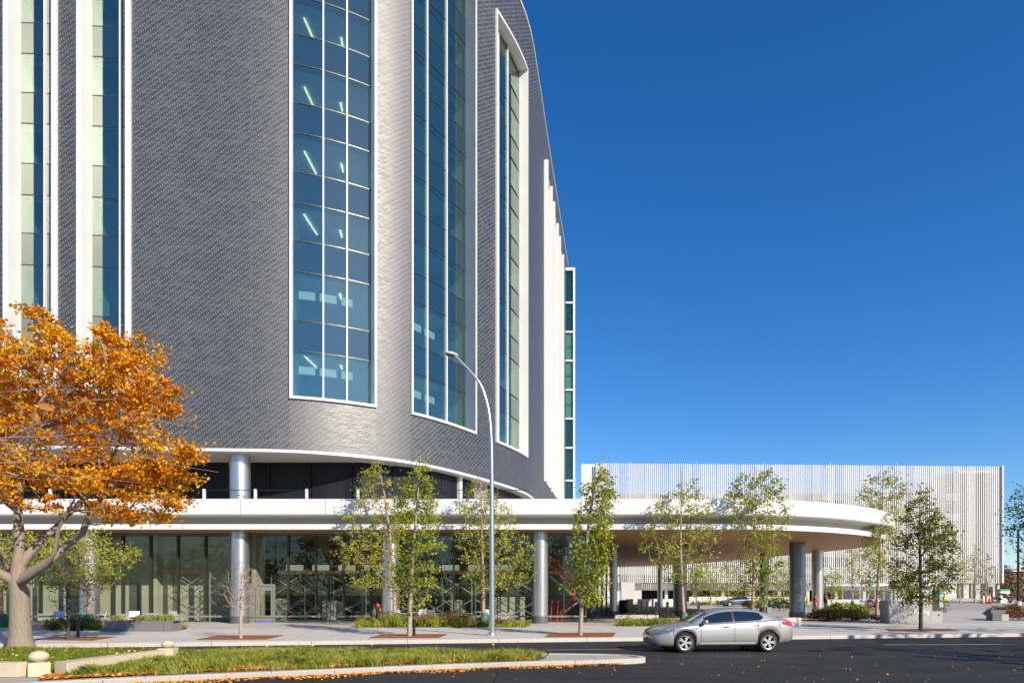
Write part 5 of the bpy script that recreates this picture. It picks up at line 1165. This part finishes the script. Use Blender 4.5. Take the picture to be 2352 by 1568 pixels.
        for x,za,zb2 in ((4.36,.965,1.02),(4.48,.93,1.035),(4.62,.90,1.03),(4.74,.875,1.0),(4.82,.87,.965)): pts+=[(x,sd*(hw(x)*1.0+.006),za),(x,sd*(hw(x)*.955+.012),zb2)]
        q.add(pts,[(2*i,2*i+2,2*i+3,2*i+1) if sd<0 else (2*i+1,2*i+3,2*i+2,2*i) for i in range(4)]); q.build('taillight',bpy.data.materials['tail lamp red'],t,smooth=True)
        for hx_ in (2.42,3.42):
            q=MB(); z=belt(hx_)-.13; q.tube([(hx_-.10,y(hx_)-.0,z),(hx_-.05,y(hx_)+sd*.03,z+.003),(hx_+.08,y(hx_)+sd*.03,z+.008),(hx_+.12,y(hx_),z+.01)],.013,6); q.build('door_handle',paint,t,smooth=True)
        for dx,top in ((1.56,.93),(2.71,.98),(3.60,.80)):
            q=MB(); pts=[]
            z0_=.26; N_z=8
            for j in range(N_z+1):
                z=z0_+(belt(dx)-.03-z0_)*j/N_z; tt=(z-zb(dx) if abs(dx-xr)>ar else z-.25)/(belt(dx)-.22); tt=min(max(tt,0),1); w=hw(dx)*np.interp(tt,[.0,.1,.28,.52,.72,.84,.95,1],[.88,.965,.992,1,.985,.975,.95,.9])+.003
                pts+=[(dx-.006,sd*w,z),(dx+.006,sd*w,z)]
            q.add(pts,[(2*i,2*i+1,2*i+3,2*i+2) for i in range(N_z)]); q.build('door_gap',blackm,t)
        q=MB(); q.tube([(1.62,sd*.88,.98),(1.66,sd*.96,1.0)],.02,6); vs2=[];n=10
        q.lathe([(.02,-.10),(.065,-.07),(.075,0),(.06,.08),(.02,.10)],12,0,Matrix.Translation((1.68,sd*1.0,1.02))@Matrix.Rotation(R(90),4,'X')@Matrix.Diagonal((.8,1,1,1))); q.build('mirror',paint,t,smooth=True)
        q=MB(); pts=[]
        for x in np.linspace(1.5,3.42,9): w=hw(x)*.972+.006; pts+=[(x,sd*w,.275),(x,sd*(w+.012),.30),(x,sd*(w+.006),.335)]
        q.add(pts,[(3*i,3*i+3,3*i+4,3*i+1) for i in range(8)]+[(3*i+1,3*i+4,3*i+5,3*i+2) for i in range(8)]); q.build('sill_trim',paint,t,smooth=True)
        q=MB(); q.box(1.28,1.46,sd*.905-.01,sd*.905+.01,.80,.83); q.build('fender_vent',blackm,t)
        # window surround line
        q=MB(); pts=[]
        for x in np.linspace(1.58,3.72,12): w=hw(x)*.905; pts+=[(x,sd*(w+.012),belt(x)+.002),(x,sd*(w+.006),belt(x)+.022)]
        q.add(pts,[(2*i,2*i+2,2*i+3,2*i+1) for i in range(11)]); q.build('window_trim',blackm,t)
    # front: grille, intake, bumper lip, plate
    q=MB(); pts=[]
    for j in range(13):
        yy=-.42+.84*j/12; xx=.0-.012+ .035*(abs(yy)/.42)**2; pts+=[(xx-.0,yy,.56),(xx+.01,yy,.66)]
    q.add(pts,[(2*i,2*i+1,2*i+3,2*i+2) for i in range(12)]); q.build('grille',blackm,t)
    q=MB(); pts=[]
    for j in range(17):
        yy=-.66+1.32*j/16; xx=-.012+.20*max(0,(abs(yy)-.35)/.33)**2; pts+=[(xx,yy,.30),(xx+.004,yy,.44)]
    q.add(pts,[(2*i,2*i+1,2*i+3,2*i+2) for i in range(16)]); q.build('lower_intake',blackm,t)
    return t
cg=mat('car glass',(.010,.016,.022),.04,spec=.9,coat=.5); mat('tyre rubber',(.018,.018,.018),.8); mat('lamp glass',(.30,.31,.34),.08,metal=.6,coat=1); mat('tail lamp red',(.62,.015,.02),.15,coat=1)
silver=mat('silver car paint',(.47,.445,.42),.30,metal=.55,coat=.7); greyp=mat('grey car paint',(.09,.085,.10),.3,metal=.5,coat=.8); rimm=mat('bright alloy',(.72,.70,.67),.3,metal=.7)
D=21.98; car('silver_sedan','silver four door sedan driving left along the street',(GX(1657,D)-2.425*math.cos(R(5))+.10,D+.915-2.425*math.sin(R(5)),.0),R(5),silver,rimm)
car('parked_car','small dark grey sedan parked beyond the canopy before the garage',(GX(1658,86),86.5,SW),R(6),greyp,rimm,.90)
# ================================================================ people
skin=mat('skin',(.50,.28,.19),.6)
def skinmesh(name,verts,edges,radii,root,m,parent,sub=1):
    me=bpy.data.meshes.new(name); me.from_pydata(verts,edges,[]); o=bpy.data.objects.new(name,me); link(o,parent); me.materials.append(m)
    md=o.modifiers.new('Skin','SKIN'); md.use_smooth_shade=True
    sv=me.skin_vertices[0].data
    for i,r in enumerate(radii): sv[i].radius=(r if isinstance(r,tuple) else (r,r)); sv[i].use_root=(i==root)
    s2=o.modifiers.new('Sub','SUBSURF'); s2.levels=sub; s2.render_levels=sub; return o
def person(label,loc,rz,h,top,legs,shoe,hair,stride,armL,armR,helmet=None,extra=None,topname='jacket'):
    """figure faces +X; legs given as (hip,knee,ankle) swing"""
    t=thing('person',label,'person',loc,rz); k=h/1.75; t.scale=(k,k,k)
    st=stride; P0={}
    V=[(0,0,.95),(0,0,1.08),(0.01,0,1.25),(0.01,0,1.40),(0.02,0,1.47),(0.035,0,1.55),(0.03,0,1.66),(0.03,0,1.72)]; Rr=[(.13,.15),(.12,.14),(.12,.16),(.09,.15),(.055,.055),(.065,.06),(.088,.075),(.05,.045)]; Ed=[(i,i+1) for i in range(7)]
    V.append((.115,0,1.60)); Rr.append(.012); Ed.append((5,8))       # nose
    joints={}
    for sd,(fx,kx,fz) in ((1,(st,st*.62,0)),(-1,(-st,-st*.30+.04,0))):
        b0=len(V); hip=(0,sd*.10,.90); kn=(kx,sd*.10,.49); an=(fx,sd*.10,.09+(.03 if fx<0 else 0)); toe=(fx+.17,sd*.11,.035)
        V+=[hip,kn,an,toe]; Rr+=[.088,.058,.040,.034]; Ed+=[(0,b0),(b0,b0+1),(b0+1,b0+2),(b0+2,b0+3)]; joints[sd]=(hip,kn,an,toe)
    arms={}
    for sd,A in ((1,armL),(-1,armR)):
        b0=len(V); sh=(0.01,sd*.19,1.40); el=(A[0],sd*(.24),1.13); wr_=(A[1],sd*.23,A[2]); hd=(A[1]+.03,sd*.225,A[2]-.08)
        V+=[sh,el,wr_,hd]; Rr+=[.060,.044,.030,.033]; Ed+=[(3,b0),(b0,b0+1),(b0+1,b0+2),(b0+2,b0+3)]; arms[sd]=(sh,el,wr_,hd)
        for f in range(4):
            c=len(V); oy=(f-1.5)*.018; V+=[(hd[0]+.012,hd[1]+oy,hd[2]-.05+abs(f-1.3)*.006),(hd[0]+.03,hd[1]+oy-sd*.008,hd[2]-.088+abs(f-1.3)*.01)]; Rr+=[.009,.008]; Ed+=[(b0+3,c),(c,c+1)]
        c=len(V); V+=[(hd[0]+.045,hd[1],hd[2]+.0),(hd[0]+.06,hd[1],hd[2]-.035)]; Rr+=[.010,.009]; Ed+=[(b0+3,c),(c,c+1)]
    skinmesh('body',V,Ed,Rr,0,skin,t)
    V=[(0,0,.93),(0,0,1.08),(.01,0,1.25),(.01,0,1.39),(.015,0,1.45)]; Rr=[(.155,.175),(.145,.165),(.145,.19),(.11,.18),(.07,.075)]; Ed=[(0,1),(1,2),(2,3),(3,4)]
    for sd in (1,-1):
        sh,el,wr_,hd=arms[sd]; b0=len(V); V+=[sh,el,wr_]; Rr+=[.080,.062,.045]; Ed+=[(3,b0),(b0,b0+1),(b0+1,b0+2)]
    skinmesh(topname,V,Ed,Rr,0,top,t)
    V=[(0,0,.99),(0,0,.90)]; Rr=[(.14,.155),(.13,.14)]; Ed=[(0,1)]
    for sd in (1,-1):
        hip,kn,an,toe=joints[sd]; b0=len(V); V+=[(hip[0],hip[1],hip[2]-.05),kn,(an[0]-.005,an[1],an[2]+.03)]; Rr+=[.100,.075,.062]; Ed+=[(1,b0),(b0,b0+1),(b0+1,b0+2)]
    skinmesh('trousers',V,Ed,Rr,0,legs,t)
    for sd in (1,-1):
        an,toe=joints[sd][2],joints[sd][3]; skinmesh('shoe',[(an[0]-.05,an[1],an[2]-.045),(an[0]+.05,an[1],an[2]-.04),(toe[0]+.02,toe[1],toe[2]+.005)],[(0,1),(1,2)],[.048,.048,.04],0,shoe,t)
    b=MB(); b.lathe([(.095*math.cos(a),.09*math.sin(a)) for a in np.linspace(-.25,1.5,8)],16,0,Matrix.Translation((.018,0,1.665))@Matrix.Rotation(R(-12),4,'Y')); o=b.build('hair',hair,t,smooth=True)
    if helmet:
        b=MB(); b.lathe([(.15,0),(.125,.012),(.12,.05),(.09,.11),(.03,.135)],18,0,Matrix.Translation((.035,0,1.69))); b.build('helmet',helmet,t,smooth=True,angle=60)
    for sd in (1,-1):
        b=MB(); b.lathe([(.003,-.01),(.011,0),(.003,.01)],8,0,Matrix.Translation((.108,sd*.03,1.625))); b.build('eye',blackm,t)
        b=MB(); b.lathe([(.004,-.028),(.016,-.005),(.016,.012),(.004,.026)],8,0,Matrix.Translation((.03,sd*.082,1.61))); b.build('ear',skin,t)
    b=MB(); b.box(.100,.112,-.024,.024,1.565,1.573); b.build('mouth',mat('lips',(.35,.12,.10),.6) if 'lips' not in bpy.data.materials else bpy.data.materials['lips'],t)
    return t
redj=mat('red jacket',(.60,.012,.018),.7); brownt=mat('brown trousers',(.16,.055,.03),.8); bl_=mat('brown leather shoe',(.12,.05,.025),.6); navy=mat('navy sweater',(.02,.027,.05),.8); jeans=mat('light jeans',(.24,.33,.47),.8); hairm=mat('dark hair',(.03,.018,.012),.7)
p=PX(1873,1412.5,51.6)
person('person in a red jacket and brown trousers walking right past the big canopy column',(GX(1872,51.6),51.6,SW),R(2),1.74,redj,brownt,bl_,hairm,.33,(.12,.22,.95),(-.12,-.05,.92))
person('person in a navy sweater and light jeans walking behind the hedge',(GX(1896,53.5),53.5,SW),R(4),1.74,navy,jeans,bl_,hairm,.14,(.02,.10,.88),(-.05,.02,.86),topname='sweater')
wk=person('construction worker in a hi vis vest, jeans and white helmet at the right',(GX(2170.5,60.5),60.5,SW),R(150),1.80,mat('yellow hi vis',(.80,.62,.02),.6),mat('blue jeans',(.09,.17,.33),.8),bl_,hairm,.10,(.06,.16,1.05),(.02,.12,.92),helmet=white,topname='vest')
wk['category']='person'
b=MB(); b.lathe([(.150,1.02),(.172,1.14),(.170,1.2),(.150,1.22)],16,0,Matrix.Diagonal((1,1.12,1,1))); b.build('reflective_band',mat('hi vis orange',(.85,.20,.03),.6),wk,smooth=True)
b=MB()
for s_ in (-1,1): b.tube([(.15,s_*.10,1.05),(.145,s_*.10,1.3),(.08,s_*.10,1.455),(-.05,s_*.10,1.455),(-.13,s_*.10,1.3),(-.145,s_*.10,1.05)],.028,6)
b.build('shoulder_strap',mat('hi vis green',(.35,.75,.05),.6),wk,smooth=True)
# ================================================================ tidy origins
bpy.context.view_layer.update()
for o in list(bpy.data.objects):
    if o.parent is None and o.type=='EMPTY' and o.location.length<1e-6:
        ch=[c for c in bpy.data.objects if c.parent==o and c.type=='MESH']
        if not ch: continue
        P=[c.matrix_world@Vector(v) for c in ch for v in c.bound_box]; c_=Vector(((min(p.x for p in P)+max(p.x for p in P))/2,(min(p.y for p in P)+max(p.y for p in P))/2,min(p.z for p in P)))
        o.location=c_
        for c in ch: c.matrix_parent_inverse=Matrix.Translation(-c_)@c.matrix_parent_inverse
# ================================================================ camera, sun, sky
cam=bpy.data.cameras.new('camera'); co=bpy.data.objects.new('camera',cam); COL.objects.link(co); S.camera=co
co.location=(0,0,E); co.rotation_euler=(R(90),0,0); cam.sensor_width=36; cam.lens=F/2352*36; cam.shift_y=(HY-784)/2352; cam.clip_start=.1; cam.clip_end=5000
AZ,EL=R(41),R(28)
to_sun=Vector((math.sin(AZ)*math.cos(EL),-math.cos(AZ)*math.cos(EL),math.sin(EL)))
sl=bpy.data.lights.new('sun','SUN'); sl.energy=5.0; sl.angle=R(.5); sl.color=(1,.91,.77); so=bpy.data.objects.new('sun',sl); COL.objects.link(so); so.rotation_euler=to_sun.to_track_quat('Z','Y').to_euler(); so.location=(20,-30,40)
w=bpy.data.worlds.new('World'); S.world=w; w.use_nodes=True; nt=w.node_tree; nt.nodes.clear()
sk_=nt.nodes.new('ShaderNodeTexSky'); sk_.sky_type='NISHITA'; sk_.sun_disc=False; sk_.sun_elevation=EL; sk_.sun_rotation=math.atan2(to_sun.x,to_sun.y); sk_.air_density=1.0; sk_.dust_density=.2; sk_.ozone_density=5; sk_.altitude=300
bg=nt.nodes.new('ShaderNodeBackground'); bg.inputs[1].default_value=.10; ow=nt.nodes.new('ShaderNodeOutputWorld'); hs=nt.nodes.new('ShaderNodeHueSaturation'); hs.inputs['Saturation'].default_value=1.25; hs.inputs['Hue'].default_value=.506; hs.inputs['Value'].default_value=1.32; nt.links.new(sk_.outputs[0],hs.inputs['Color']); nt.links.new(hs.outputs[0],bg.inputs[0]); nt.links.new(bg.outputs[0],ow.inputs[0])
S.render.engine='CYCLES'; S.cycles.max_bounces=8; S.cycles.transparent_max_bounces=16; S.cycles.use_denoising=True
S.view_settings.view_transform='Standard'; S.view_settings.look='None'; S.view_settings.exposure=0.32; S.view_settings.gamma=1
S.render.resolution_x=1024; S.render.resolution_y=682
